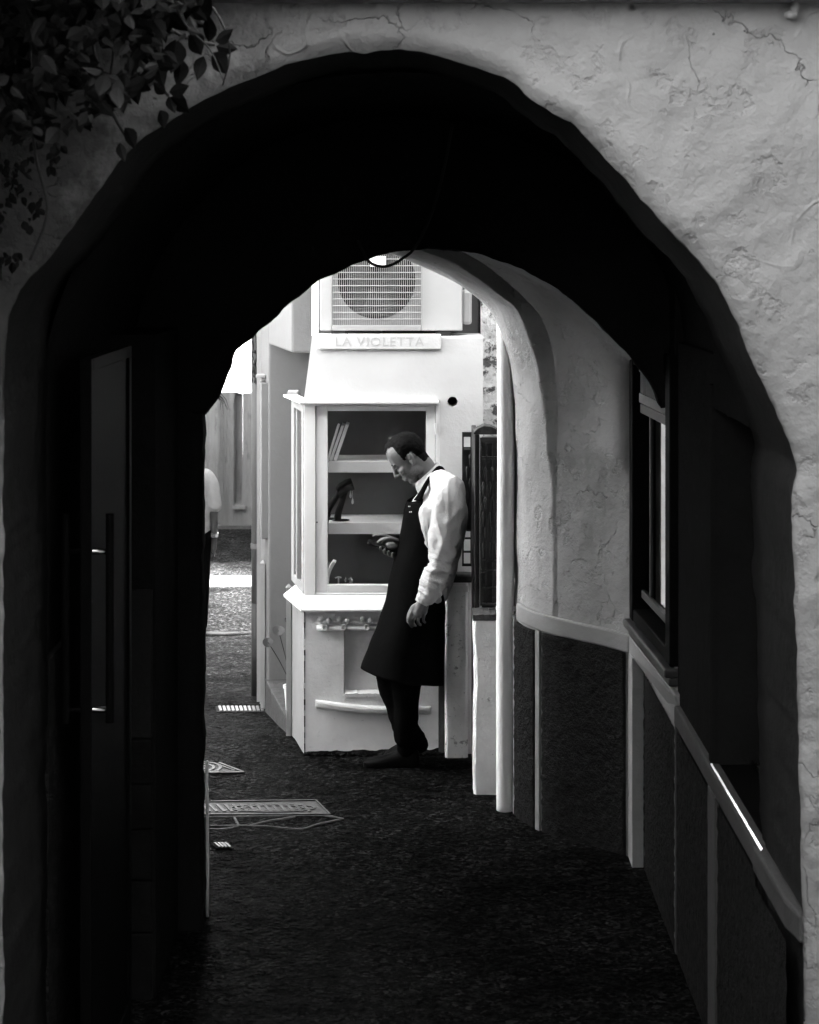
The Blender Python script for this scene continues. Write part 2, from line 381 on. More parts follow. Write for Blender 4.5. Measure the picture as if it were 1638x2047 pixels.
mb = MB(); mb.box(-3.2, 3.2, 4.66, 4.95, 3.284, 3.42); mb.build("cornice", M['facade'], pas, bevel=.02)
# roof slabs and outer masses behind the facade
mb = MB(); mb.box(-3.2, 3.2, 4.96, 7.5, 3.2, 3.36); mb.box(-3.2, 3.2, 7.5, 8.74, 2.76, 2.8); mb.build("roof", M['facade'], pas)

# barrel vault and its side walls between the front arch and the inner arch
vp = [(-1.09, 2.1), (-1.07, 2.3), (-1.0, 2.55), (-.85, 2.8), (-.6, 3.02), (-.3, 3.14), (0, 3.17), (.3, 3.13), (.6, 3.0), (.85, 2.78), (1.0, 2.53), (1.05, 2.3), (1.06, 2.1)]
mb = MB()
prof = catmull([(x, 0, z) for x, z in vp], 60)
mb.grid([[Vector((p.x + .01 * fb((p.x, y, p.z), 3), y, p.z + .01 * fb((p.x, y, p.z), 3, 8))) for p in prof] for y in [5.38 + .1 * i for i in range(20)]])
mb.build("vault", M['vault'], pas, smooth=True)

# left side: wall, shop opening with glass door, stone pier, inner jamb
mb = MB()
mb.box(-1.5, -1.075, 5.38, 5.85, 0, 2.3)
mb.box(-1.6, -1.08, 5.85, 6.54, 2.05, 2.3)
mb.box(-3.1, -2.4, 5.38, 7.3, -.02, 2.3)
mb.box(-2.4, -1.5, 5.38, 5.45, -.02, 2.3); mb.box(-2.4, -1.08, 5.45, 7.2, 2.3, 2.4)
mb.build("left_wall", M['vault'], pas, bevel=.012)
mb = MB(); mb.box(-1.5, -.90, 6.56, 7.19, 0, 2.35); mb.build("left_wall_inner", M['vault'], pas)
mb = MB(); mb.box(-1.025, -.91, 6.535, 6.559, .925, 1.45); mb.box(-1.035, -.998, 6.54, 6.559, .0, .924)
pl = mb.build("plaster_patch", M['soffit'], pas, bevel=.006)
mb = MB()
for i, (a, b) in enumerate(((.0, .235), (.24, .42), (.425, .6), (.605, .76), (.765, .92))): mb.box(-.99, -.91, 6.535, 6.559, a, b)
mb.build("stone_quoin", M['blocks'], pas, bevel=.006)
mb = MB(); mb.box(-1.074, -1.055, 5.41, 5.84, .0, 1.45); mb.build("dark_dado", M['stucco'], pas)
gd = MB().box(-.962, -.948, 5.5, 6.2, .05, 2.29).build("glass_door", M['blackwood'], pas)
mb = MB(); mb.box(-.972, -.938, 5.46, 5.5, .03, 2.33); mb.box(-.972, -.938, 5.5, 6.25, 2.29, 2.33); mb.box(-.972, -.938, 6.2, 6.25, .03, 2.29); mb.box(-.97, -.94, 5.5, 6.2, .03, .12)
mb.build("door_frame", M['blackwood'], gd, bevel=.003)
for X in (-1.02, -.888):
    mb = MB(); z0, z1 = 1.25, 1.87
    mb.tube([(X, 5.485, z0), (X, 5.485, z1)], .0125, 16); h_ = mb.build("handle", M['blackwood'], gd, smooth=False)
mb = MB()
for z in (1.288, 1.757): MB().tube([(-1.008, 5.485, z), (-.9, 5.485, z)], .009, 14).build("handle_bolt", M['metal'], gd, smooth=True)

# masonry filling between the vault, the roof and the side walls
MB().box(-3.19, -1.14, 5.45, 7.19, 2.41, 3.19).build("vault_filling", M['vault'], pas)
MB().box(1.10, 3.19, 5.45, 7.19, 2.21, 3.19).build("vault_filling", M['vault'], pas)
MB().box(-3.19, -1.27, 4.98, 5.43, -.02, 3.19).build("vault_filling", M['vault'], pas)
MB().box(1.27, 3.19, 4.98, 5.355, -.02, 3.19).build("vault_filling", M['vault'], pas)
# inner cross arch, seen black against the light
cross_px = [(405, 1853), (405, 1300), (405, 868), (414, 828), (438, 792), (457, 742), (470, 706), (500, 681), (525, 656), (555, 633), (575, 611), (605, 586), (640, 561), (680, 542),
            (720, 525), (770, 509), (800, 503), (850, 499), (910, 502), (960, 510), (1010, 525), (1060, 546), (1110, 576), (1160, 614), (1210, 661), (1250, 701), (1266, 720), (1300, 768), (1322, 815), (1345, 880), (1348, 1853)]
CYY = 7.2
cross = catmull([P(x, y, CYY) for x, y in cross_px], 420); cross[0].z = cross[-1].z = -.02
mb = MB(); arch_sheet(cross, CYY, (.05, 1.9), (-1.6, 1.6, 3.25), [0, .02, .06, .12, .25, .5, 1], [(.01, .003), (.03, .005), (.14, .004), (.1405, .3)], .006, mb, .008)
mb.build("inner_arch", M['vault'], pas, smooth=True)

# right wall, plan path from the back corner by the pipe round the bow to the front
PATH = catmull([(.492, 8.80, 0), (.497, 8.70, 0), (.53, 8.59, 0), (.585, 8.48, 0), (.66, 8.375, 0), (.78, 8.265, 0), (.89, 8.16, 0), (.965, 8.06, 0)], 60)
def path_at(px):
    """arc index on PATH of the point that stands at picture column px"""
    best = min(range(len(PATH)), key=lambda i: abs(CX + F * PATH[i].x / PATH[i].y - px)); return best
PN = []
for i in range(len(PATH)):
    t = (PATH[min(i + 1, len(PATH) - 1)] - PATH[max(i - 1, 0)]).normalized(); PN.append(Vector((-t.y, t.x, 0)) * -1 if (Vector((-t.y, t.x, 0))).x > 0 else Vector((-t.y, t.x, 0)))
def ribbon(mb, i0, i1, z0, z1, out, nzs=2, rough=0, back=.02, zoff=lambda i: 0):
    rows = []
    zs = [z0 + (z1 - z0) * k / (nzs - 1) for k in range(nzs)]
    idx = list(range(i0, i1 + 1))
    def pt(i, z, o):
        p = PATH[i] + PN[i] * o; r = rough * fb((p.x, p.y, z), 38) if o > 0 else 0
        return Vector((p.x + PN[i].x * r, p.y + PN[i].y * r, z + zoff(i)))
    ring = []
    for i in idx: rows.append([pt(i, z0, -back)] + [pt(i, z, out) for z in zs] + [pt(i, z1, -back)])
    mb.loft(rows, cap=True, closed=True)

# section two: bow wall rising into the vault (right) and a plain left side
def station(xs, zs, ys):
    rt = [Vector((x, y, z)) for x, z, y in zip(xs, zs, ys)]
    cr = rt[-1]
    return rt + [Vector((-.6, cr.y, 2.58)), Vector((-1.0, cr.y, 2.3)), Vector((-1.15, cr.y, 1.9)), Vector((-1.15, cr.y, -.02))]
zz = [-.02, .5, 1.0, 1.515, 1.75, 1.98, 2.246, 2.426, 2.65, 2.72]
def pathx(y):
    best = min(PATH, key=lambda p: abs(p.y - y)); return best.x
A = station([.66, .66, .66, .66, .668, .668, .63, .525, .22, -.15], zz, [8.375] * 4 + [8.36, 8.33, 8.31, 8.3, 8.3, 8.3])
S1 = station([.80] * 4 + [.80, .795, .735, .605, .235, -.12], zz, [8.247] * 4 + [8.24, 8.23, 8.22, 8.2, 8.2, 8.2])
S2 = station([.965] * 4 + [.962, .945, .85, .69, .26, -.1], zz, [8.06] * 10)
S2b = station([1.2] * 6 + [.885, .73, .29, -.1], zz[:-1] + [2.73], [8.03] * 6 + [7.8, 7.7, 7.7, 7.7])
S3 = station([1.3] * 6 + [.912, .77, .31, -.1], zz[:-2] + [2.70, 2.74], [7.25] * 10)
NPR = 110
st = [catmull(s, NPR) for s in (A, S1, S2, S2b, S3)]
rows = []
for k in range(NPR):
    col = catmull([s[k] for s in st], 46); rows.append(col)
rows = [list(r) for r in zip(*rows)]
for r in rows:
    for p in r:
        if p.x > .3: p.x += .009 * fb(p, 4) ; p.y += .006 * fb(p, 4, 7)
        if p.x > .3 and p.z < 1.7 and p.y > 8.05: p.x = max(p.x, min(1.2, pathx(p.y) + .004))
mb = MB(); mb.grid(rows); mb.build("bow_wall", M['wall'], pas, smooth=True)
# end rib: its front arris, soffit and the dark face that looks at the street
ar = [(.655, 8.378, -.02), (.655, 8.378, .5), (.655, 8.378, 1.0), (.65, 8.38, 1.5), (.627, 8.39, 1.74), (.593, 8.4, 2.06), (.513, 8.4, 2.33), (.41, 8.4, 2.446), (.14, 8.4, 2.62), (-.2, 8.4, 2.66), (-.6, 8.4, 2.5), (-.95, 8.4, 2.25), (-1.1, 8.4, 1.9), (-1.1, 8.4, -.02)]
md = [(.545, 8.56, -.02), (.545, 8.56, .5), (.545, 8.56, 1.0), (.545, 8.56, 1.5), (.54, 8.56, 1.74), (.525, 8.56, 2.04), (.455, 8.56, 2.30), (.36, 8.56, 2.44), (.06, 8.56, 2.60), (-.22, 8.56, 2.65), (-.6, 8.56, 2.5), (-.95, 8.56, 2.25), (-1.1, 8.56, 1.9), (-1.1, 8.56, -.02)]
bk = [(.492, 8.80, -.02), (.492, 8.80, .5), (.492, 8.80, 1.0), (.492, 8.80, 1.5), (.49, 8.79, 1.74), (.48, 8.77, 2.0), (.42, 8.76, 2.28), (.30, 8.75, 2.44), (.0, 8.75, 2.60), (-.25, 8.75, 2.64), (-.6, 8.75, 2.5), (-.95, 8.75, 2.25), (-1.1, 8.75, 1.9), (-1.1, 8.75, -.02)]
st = [catmull(s, 130) for s in (A[:1] and catmull(A, 14) or A, )]
a_, m_, b_ = catmull(ar, 130), catmull(md, 130), catmull(bk, 130)
a2 = [Vector((p.x, p.y, p.z)) for p in a_]
back2 = []
cc_ = Vector((-.3, 0, 1.6))
rows = [list(r) for r in zip(*[catmull([a_[i], m_[i], b_[i]], 14) for i in range(130)])]
for r in rows:
    for p in r: p.x += .007 * fb(p, 6); p.z += .007 * fb(p, 6, 3) if p.z > .2 else 0
def outw(p, d):
    q = Vector((p.x - cc_.x, 0, max(0, p.z - cc_.z))); q.normalize(); return p + q * d
mb = MB(); mb.grid([[outw(p, .16 ) + Vector((0, -.05, 0)) for p in rows[0]]] + rows + [[outw(p, .45) + Vector((0, .005, 0)) for p in rows[-1]]])
mb.build("end_arch", M['wall'], pas, smooth=True)
# outer mass of the passage on the right and left so no light leaks in
MB().box(-3.2, -1.2, 7.35, 8.74, -.02, 2.75).build("outer_mass", M['peel'], pas)
mb = MB(); mb.box(1.5, 3.2, 5.4, 8.4, -.02, 2.75); mb.box(.75, 3.2, 8.4, 8.74, -.02, 2.75)
mb.prism([(.515, 8.745, -.02), (.66, 8.42, -.02), (.76, 8.42, -.02), (.76, 8.745, -.02)], (0, 0, 2.75))
mb.build("outer_mass", M['peel'], pas)

# right wall between the bow and the front arch: pieces round the two openings
XR = 1.012
mb = MB()
MB().box(XR, 1.5, 7.06, 8.05, 2.2, 2.5).build("right_wall_head", M['vault'], pas, bevel=.004)
mb.box(XR, 1.5, 7.06, 8.05, -.02, 1.06)
mb.build("right_wall", M['wall'], pas, bevel=.004)
mb = MB()
mb.box(XR + .01, 1.5, 6.2, 7.05, -.02, 2.3)
mb.box(XR, 1.5, 5.36, 6.2, -.02, .90); mb.box(XR + .005, 1.5, 5.36, 6.2, 2.12, 2.4)
mb.box(1.4, 1.5, 5.36, 6.2, .9, 2.12)
mb.build("right_wall_front", M['vault'], pas, bevel=.004)
# painted band (ledge) and pilaster strips over dark stucco dado
mb = MB()
i0, i1 = path_at(1036), len(PATH) - 1
ribbon(mb, i0, i1, .892, .972, .014, 2, 0, zoff=lambda i: .03 * (i1 - i) / (i1 - i0))
mb.hexa([(.955, 8.06, .892), (XR + .02, 7.0, .86), (XR + .05, 7.0, .86), (1.05, 8.06, .892), (.955, 8.06, .972), (XR - .012, 7.0, .97), (XR + .05, 7.0, .97), (1.05, 8.06, .972)])
mb.build("band", M['band'], pas, bevel=.008)
mb = MB(); mb.box(XR - .012, XR + .03, 5.36, 6.999, .855, .93); mb.prism([(.992, 5.355, .835), (.992, 5.355, .93), (.992, 4.86, .93), (1.02, 4.79, .93), (1.02, 4.79, .835), (.992, 4.86, .835)][:0] or [(1.03, 5.355, .855), (.992, 5.355, .855), (.992, 4.90, .855), (1.008, 4.79, .855), (1.03, 4.79, .855)], (0, 0, .075))
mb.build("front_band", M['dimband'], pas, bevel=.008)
def jag_post(mb, y0, y1, x, z0, z1, back=.05, seed=0):
    rows = []
    for k in range(30):
        z = z0 + (z1 - z0) * k / 29; j0 = .006 * fb((seed, z, 1), 12); j1 = .006 * fb((seed, z, 9), 12)
        rows.append([Vector((x + back, y0 + j0, z)), Vector((x, y0 + j0, z)), Vector((x, y1 + j1, z)), Vector((x + back, y1 + j1, z))])
    mb.loft(rows)
for k, (y0, y1, x) in enumerate(((7.94, 8.09, .955), (6.05, 6.2, XR - .014), (6.96, 7.0, XR - .01))):
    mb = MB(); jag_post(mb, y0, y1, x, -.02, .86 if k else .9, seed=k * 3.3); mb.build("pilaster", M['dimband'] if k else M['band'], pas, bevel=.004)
mb = MB(); ia = path_at(1079); ribbon(mb, ia - 1, ia + 1, -.02, .91, .012); mb.build("pilaster", M['band'], pas)
mb = MB(); ib = path_at(1040); ribbon(mb, 4, max(6, ib - 4), -.02, .93, .008); mb.build("pilaster", M['band'], pas)
def stucco_ribbon(i0, i1):
    mb = MB(); ribbon(mb, i0, i1, -.02, .905, .008, 70, .006); mb.build("dado_panel", M['stucco'], pas, smooth=True)
stucco_ribbon(max(6, ib - 4), ia - 2); stucco_ribbon(ia + 2, len(PATH) - 4)
for y0, y1 in ((7.01, 7.93), (6.21, 6.95), (5.37, 6.04)):
    mb = MB(); ny = 50; nzz = 50
    mb.grid([[Vector((XR - .008 + .005 * fb((0, y, z), 38), y, z)) for z in (-.02 + .86 * k / nzz for k in range(nzz + 1))] for y in (y0 + (y1 - y0) * k / ny for k in range(ny + 1))])
    mb.build("dado_panel", M['stucco'], pas, smooth=True)
mb = MB(); mb.grid([[Vector((.985 + .005 * fb((0, y, z), 38), y, z)) for z in (-.02 + .86 * k / 40 for k in range(41))] for y in (4.84 + .5 * k / 30 for k in range(31))]); mb.build("dado_panel", M['stucco'], pas, smooth=True)

# black framed window in the right wall
wy0, wy1 = 7.1, 7.99
def wx(y): return .962 + (wy1 - y) / (wy1 - wy0) * .04
def wbar(mb, y0, y1, z0, z1, o0, o1):
    mb.hexa([(wx(y0) + o0, y0, z0), (wx(y0) + o1, y0, z0), (wx(y1) + o1, y1, z0), (wx(y1) + o0, y1, z0), (wx(y0) + o0, y0, z1), (wx(y0) + o1, y0, z1), (wx(y1) + o1, y1, z1), (wx(y1) + o0, y1, z1)])
win = MB(); win.add([(wx(y) + .047, y, z) for y, z in ((7.16, 1.12), (7.92, 1.12), (7.92, 2.02), (7.16, 2.02))], [(0, 1, 2, 3)]); win = win.build("window", M['winglass'], pas, fix=False)
mb = MB(); wbar(mb, 7.06, 7.155, 1.06, 2.25, -.012, .09); wbar(mb, 7.925, 8.0, 1.06, 2.25, -.012, .09); wbar(mb, 7.156, 7.924, 2.16, 2.25, -.01, .09); wbar(mb, 7.156, 7.924, 1.06, 1.115, -.008, .09)
mb.build("window_frame", M['blackwood'], win, bevel=.006)
mb = MB(); wbar(mb, 7.17, 7.91, 1.165, 1.2, .025, .044); wbar(mb, 7.17, 7.91, 1.955, 1.995, .02, .044); wbar(mb, 7.72, 7.745, 1.2, 1.955, .03, .044)
mb.build("sash", M['darkwood'], win, bevel=.004)
mb = MB(); wbar(mb, 7.04, 8.02, 1.02, 1.056, -.035, .06); wbar(mb, 7.05, 8.0, .985, 1.019, -.016, .06); mb.build("window_sill", M['darkwood'], win, bevel=.008)
mb = MB(); wbar(mb, 7.17, 7.91, 2.0, 2.04, .015, .04); wbar(mb, 7.17, 7.91, 2.13, 2.155, .015, .04)
for k in range(15): y = 7.2 + k * .049; wbar(mb, y, y + .016, 2.041, 2.129, .02, .035)
mb.build("transom_rail", M['band'], win, bevel=.002)
mb = MB(); rows = []
for k in range(121):
    z = 1.2 + .75 * k / 120
    rows.append([Vector((wx(7.42 + .02 * j) + .053 + .003 * math.sin(j * 2.2), 7.42 + .02 * j, z)) for j in range(9)])
mb.grid(rows); mb.build("lace_curtain", M['lace'], win, smooth=True)
mb = MB(); mb.box(1.145, 1.16, 7.06, 8.02, 1.06, 2.2); mb.build("room_dark_sheet", M['hole'], pas)  # dark sheet in place of the unlit room behind the window
# grooved panel under the window
mb = MB()
for (ya, za, yb, zb) in ((7.1, .985 - .05, 7.9, .985 - .05),): mb.tube([(wx(ya) - .002, ya, .955), (wx(yb) + .003, yb, .955)], .004, 6)
mb.build("moulding", M['band'], win)
# deep shop opening nearer the front: steel edged sill, dark frame inside
sh = MB().box(1.24, 1.25, 5.46, 6.18, 1.0, 2.1).build("shop_window", M['darkglass'], pas)
mb = MB(); mb.box(1.2, 1.27, 5.365, 5.455, .93, 2.115); mb.box(1.2, 1.27, 6.13, 6.195, .93, 2.115); mb.box(1.2, 1.27, 5.456, 6.129, .93, .995); mb.box(1.21, 1.26, 5.8, 5.84, 1.0, 2.1)
mb.build("window_frame", M['blackwood'], sh, bevel=.006)
mb = MB(); mb.box(1.03, 1.198, 5.362, 6.197, .902, .928); mb.build("window_sill", M['blackwood'], sh, bevel=.002)
mb = MB(); mb.prism([(1.006, 5.30, .9305), (1.011, 5.30, .9355), (1.011, 5.30, .9305)], (0, .89, 0)); mb.build("sill_edge", M['metal'], sh)
mb = MB()
for k in range(3): mb.box(1.14 + .02 * k, 1.15 + .02 * k, 5.366, 6.19, .929, .945)
mb.build("sill_rail", M['metal'], sh, bevel=.002)
mb = MB(); mb.box(XR - .004, XR + .02, 6.2, 6.24, .93, 2.2); mb.build("opening_trim", M['vault'], pas, bevel=.004)
mb = MB(); mb.tube([P(1590, -10, 4.74), P(1590, 14, 4.735), P(1586, 28, 4.73)], .011, 12); mb.ell(P(1582, 30, 4.73), (.018, .014, .011)); mb.build("pipe_stub", M['facade'], pas, smooth=True)
# cable sagging from the vault
mb = MB(); mb.tube(catmull([P(905, 250, 6.6), P(885, 350, 7.0), P(862, 430, 7.1), P(830, 495, 7.12), P(803, 518, 7.14), P(785, 529, 7.14), P(765, 533, 7.14), P(745, 528, 7.14), P(732, 515, 7.14), P(715, 480, 7.14)], 50), .006, 8)
tag(mb.build("cable", M['wire'], smooth=True), "black cable sagging in a loop from the crown of the inner arch", "cable")
mb = MB(); mb.tube([(-.803, 7.352, -.0), (-.801, 7.352, .2), (-.803, 7.352, .42), (-.806, 7.355, .62)], .006, 10)  # pale strip added in place of rim light on the arch edge
tag(mb.build("rim_light_strip", M['pipe'], smooth=True), "thin pale strip standing in for rim light at the foot of the inner arch's left edge", "pipe")
mb = MB()
for k in range(9):
    a = P(437 + rnd.uniform(-4, 3), 792 + rnd.uniform(-8, 8), 7.22); d = Vector((rnd.uniform(-.01, .045), rnd.uniform(-.02, .02), rnd.uniform(-.075, -.01)))
    mb.tube([a, a + d * .5 + Vector((.006, 0, .006)), a + d], [.0012, .001, .0006], 5)
tag(mb.build("grass_tuft", M['stem']), "dry grass blades sprouting from the left edge of the inner arch", "grass")

# ------------------------------------------------------------------ white shop with the glazed display bay
shop = thing("shop_building", (-.1, 10.2, 0), "white shop with a glazed display bay and a name plaque above it", "shop")
Y0 = 9.74
bl, br = PX(608, Y0), PX(966, Y0)
def zy(y, Y=Y0): return PZ(y, Y)
def xx(x, Y=Y0): return PX(x, Y)
# main walls
sx = lambda y: -.65 - .2128 * (y - 10.2)
mb = MB()
def slab(mb, ya, yb, z0, z1, th=.5, off=0):
    mb.hexa([(sx(ya) + off, ya, z0), (sx(ya) + th, ya, z0), (sx(yb) + th, yb, z0), (sx(yb) + off, yb, z0), (sx(ya) + off, ya, z1), (sx(ya) + th, ya, z1), (sx(yb) + th, yb, z1), (sx(yb) + off, yb, z1)])
slab(mb, 10.2, 11.13, 2.084, 5.8); slab(mb, 11.13, 11.5, -.4, 5.8)
mb.box(-.149, .385, 10.203, 11.49, -.3, 5.8)
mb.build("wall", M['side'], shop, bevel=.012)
mb = MB(); mb.box(-.93, 2.0, 11.5, 18.45, -.75, 5.8); mb.build("rear_wing", M['neigh'], shop)
mb = MB(); mb.hexa([(sx(10.24) - .02, 10.24, -.2), (-.15, 10.24, -.2), (-.15, 11.128, -.2), (sx(11.128) - .02, 11.128, -.25), (sx(10.24) - .02, 10.24, .05), (-.15, 10.24, .05), (-.15, 11.128, .07), (sx(11.128) - .02, 11.128, .07)])
mb.build("doorstep", M['stone'], shop, bevel=.006)
# bay: base with recessed panel, sill, upper wall
zt, zs1, zs0 = zy(675), zy(1190), zy(1219)
mb = MB(); px0, px1 = xx(688), xx(800); pz0, pz1 = zy(1388), zy(1259)
mb.box(bl, px0, Y0, Y0 + .4, -.02, zs0); mb.box(px1, br, Y0, Y0 + .4, -.02, zs0); mb.box(px0, px1, Y0, Y0 + .4, -.02, pz0); mb.box(px0, px1, Y0, Y0 + .4, pz1, zs0)
mb.build("bay_base", M['base'], shop)
mb = MB(); mb.box(px0 + .002, px1 - .002, Y0 + .035, Y0 + .06, pz0 - .01, pz1 + .01); mb.build("recessed_panel", M['base'], shop)
mb = MB(); rows = []
for k in range(41):
    x = xx(690) + (xx(798) - xx(690)) * k / 40; z = pz0 + .006 + .006 * fb((x, 0, 0), 30)
    rows.append([Vector((x, Y0 - .006, z - .02)), Vector((x, Y0 - .008, z)), Vector((x, Y0 + .03, z + .012)), Vector((x, Y0 + .03, z - .02))])
mb.loft(rows); mb.build("panel_ledge", M['base'], shop, smooth=False)
def side_x(y): return bl - (y - Y0) * .2128      # splayed left cheek of the bay
mb = MB()
mb.hexa([(bl, Y0 + .001, -.02), (bl + .1, Y0 + .001, -.02), (-.55, 10.22, -.02), (side_x(10.22), 10.22, -.02), (bl, Y0 + .001, zs0), (bl + .1, Y0 + .001, zs0), (-.55, 10.22, zs0), (side_x(10.22), 10.22, zs0)])
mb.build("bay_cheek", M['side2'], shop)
mb = MB()
for k in range(26):
    y = 1222 + k * 11 ; wd = .0022 * (1 + 1.2 * nz((k * .7, 0, 3), 1.3))
    if k in (5, 13):
        mb.build("open_joint", M['hole'], shop); mb = MB()
    if k in (5, 6, 13): continue
    mb.box(xx(609.5) - max(.0008, wd), xx(609.5) + max(.0008, wd), Y0 - .0018, Y0 + .004, zy(y + 11.2), zy(y))
mb.build("open_joint", M['hole'], shop)
# upper wall with round vent hole
hx, hz, hr = xx(905), zy(803), .0265
q0, q1, r0, r1 = hx - .06, hx + .06, hz - .06, hz + .06
uz0 = zy(800)
mb = MB()
mb.hexa([(bl, Y0, uz0), (xx(880), Y0, uz0), (xx(880), Y0 + .45, uz0), (bl, Y0 + .45, uz0), (xx(624), Y0, zt), (xx(880), Y0, zt), (xx(880), Y0 + .45, zt), (xx(624), Y0 + .45, zt)])
mb.box(xx(880), br, Y0, Y0 + .45, r1, zt - .002)
mb.box(xx(880), q0, Y0, Y0 + .45, zs0, r1); mb.box(q1, br, Y0, Y0 + .45, zs0, r1); mb.box(q0, q1, Y0, Y0 + .45, zs0, r0)
n = 40; ring = [(hx + hr * (1 + .1 * nz((k * .5, 0, 0))) * math.cos(2 * math.pi * k / n), hz + hr * (1 + .1 * nz((k * .5, 1, 0))) * math.sin(2 * math.pi * k / n)) for k in range(n)]
sq = []
for k in range(n):
    a = 2 * math.pi * k / n; c, s_ = math.cos(a), math.sin(a); m_x = max(abs(c), abs(s_)); sq.append((hx + .06 * c / m_x, hz + .06 * s_ / m_x))
mb.loft([[Vector((x, Y0, z)) for x, z in sq], [Vector((x, Y0, z)) for x, z in ring], [Vector((x, Y0 + .2, z)) for x, z in ring]], cap=False)
mb.build("bay_wall", M['white'], shop, fix=True)
mb = MB(); mb.box(q0, q1, Y0 + .14, Y0 + .15, r0, r1); mb.build("vent_void", M['hole'], shop)
mb = MB(); mb.box(xx(628), br, Y0 + .03, 10.2, zt - .03, zt + .003); mb.build("bay_roof", M['white'], shop)
# name plaque
mb = MB(); mb.box(xx(638), xx(882), Y0 - .018, Y0 + .03, zy(698), zy(668)); plq = mb.build("name_plaque", M['white'], shop, bevel=.004)
fc = bpy.data.curves.new("txt", 'FONT'); fc.body = "LA VIOLETTA"; fc.size = .066; fc.align_x = 'CENTER'; fc.extrude = .0012; fc.space_character = 1.12
fo = bpy.data.objects.new("tmp", fc); COL.objects.link(fo); dg = bpy.context.evaluated_depsgraph_get(); dg.update()
fm = bpy.data.meshes.new_from_object(fo.evaluated_get(dg)); mb = MB()
xs_ = [v.co.x for v in fm.vertices]; wd = max(xs_) - min(xs_); tw = xx(848) - xx(672)
cxm = (max(xs_) + min(xs_)) / 2
mb.add([Vector((xx(760) + (v.co.x - cxm) * tw / wd, Y0 - .0185 - v.co.z, zy(691) + v.co.y)) for v in fm.vertices], [tuple(p.vertices) for p in fm.polygons])
bpy.data.objects.remove(fo); bpy.data.curves.remove(fc)
mb.build("lettering", M['letters'], plq)
# sill (sloping, splayed round the left cheek)
mb = MB()
so_ = .055
mb.loft([[Vector((x, Y0 + .03, zs0)), Vector((x - e, Y0 - so_, zs0)), Vector((x - e, Y0 - so_ , zs0 + .012)), Vector((x - e * .7, Y0 - so_ + .006, zs0 + .018)), Vector((x, Y0 - .002, zs1)), Vector((x, Y0 + .03, zs1))] for x, e in ((bl, .01), (xx(880), 0))])
mb.hexa([(bl - .012, Y0 - so_, zs0 + .0005), (bl + .02, Y0, zs0 + .0005), (side_x(10.1) + .02, 10.1, zs0 + .0005), (side_x(10.1) - .055, 10.1, zs0 + .0005), (bl - .012, Y0 - so_, zs0 + .016), (bl + .02, Y0 - .001, zs1 - .001), (side_x(10.1) + .02, 10.1, zs1 - .001), (side_x(10.1) - .055, 10.1, zs0 + .016)])
mb.build("bay_sill", M['joinery'], shop, bevel=.003)
# display window joinery
dw = MB().box(xx(656), xx(851), Y0 + .028, Y0 + .032, zy(1169), zy(823)).build("display_window", M['glass'], shop)
mb = MB(); yb = Y0 + .05
mb.box(bl, xx(631), Y0, yb + .02, zs1, zy(806)); mb.box(xx(871), xx(880), Y0, yb, zs1, zy(806)); mb.box(xx(631), xx(871), Y0 + .002, yb, zy(812), zy(806))
mb.box(xx(631), xx(871), Y0 + .002, yb, zs1, zy(1186))
mb.build("outer_frame", M['joinery'], dw, bevel=.003)
mb = MB(); yi = Y0 + .010
mb.box(xx(632), xx(655), yi, yb, zy(1186) + .001, zy(812) - .001); mb.box(xx(852), xx(870), yi, yb, zy(1186) + .001, zy(812) - .001)
mb.box(xx(655), xx(852), yi, yb, zy(822), zy(812) - .001); mb.box(xx(655), xx(852), yi, yb, zy(1186) + .001, zy(1170))
mb.build("casement", M['joinery'], dw, bevel=.003)
mb = MB(); mb.tube([(xx(871), Y0 - .006, zy(868)), (xx(871), Y0 - .006, zy(846))], .006, 10); mb.build("hinge", M['joinery'], dw)
mb = MB(); mb.ell((xx(634), Y0 - .001, zy(1044)), (.004, .004, .004)); mb.build("screw_hole", M['hole'], dw)
mb = MB(); mb.box(bl - .02, xx(878), Y0 - .045, Y0 + .05, zy(806), zy(800.5))
mb.hexa([(bl - .02, Y0 - .045, zy(806) + .0005), (bl + .03, Y0 + .03, zy(806) + .0005), (side_x(10.15) + .03, 10.15, zy(806) + .0005), (side_x(10.15) - .05, 10.15, zy(806) + .0005), (bl - .02, Y0 - .045, zy(800.5) - .0005), (bl + .03, Y0 + .03, zy(800.5) - .0005), (side_x(10.15) + .03, 10.15, zy(800.5) - .0005), (side_x(10.15) - .05, 10.15, zy(800.5) - .0005)])
mb.build("top_ledge", M['joinery'], shop, bevel=.003)
for z in (945, 1068):
    zt_ = {945: 919, 1068: 1042}[z]
    mb = MB(); mb.box(xx(656), xx(870.5), Y0 + .052, Y0 + .36, zy(z, Y0 + .05), zy(zt_ + 3, Y0 + .05)); mb.build("shelf", M['joinery'], dw, bevel=.003)
mb = MB(); mb.box(xx(620), xx(880), Y0 + .37, Y0 + .38, zs0, zy(806)); mb.box(xx(871), xx(880), Y0 + .055, Y0 + .37, zs0, zy(806)); mb.box(xx(600), xx(880), Y0 + .06, Y0 + .369, zy(806) - .012, zy(806) - .002)
mb.box(xx(612), xx(871), Y0 + .06, Y0 + .369, zs1 - .02, zs1 - .003)
mb.build("display_lining", M['display'], dw)
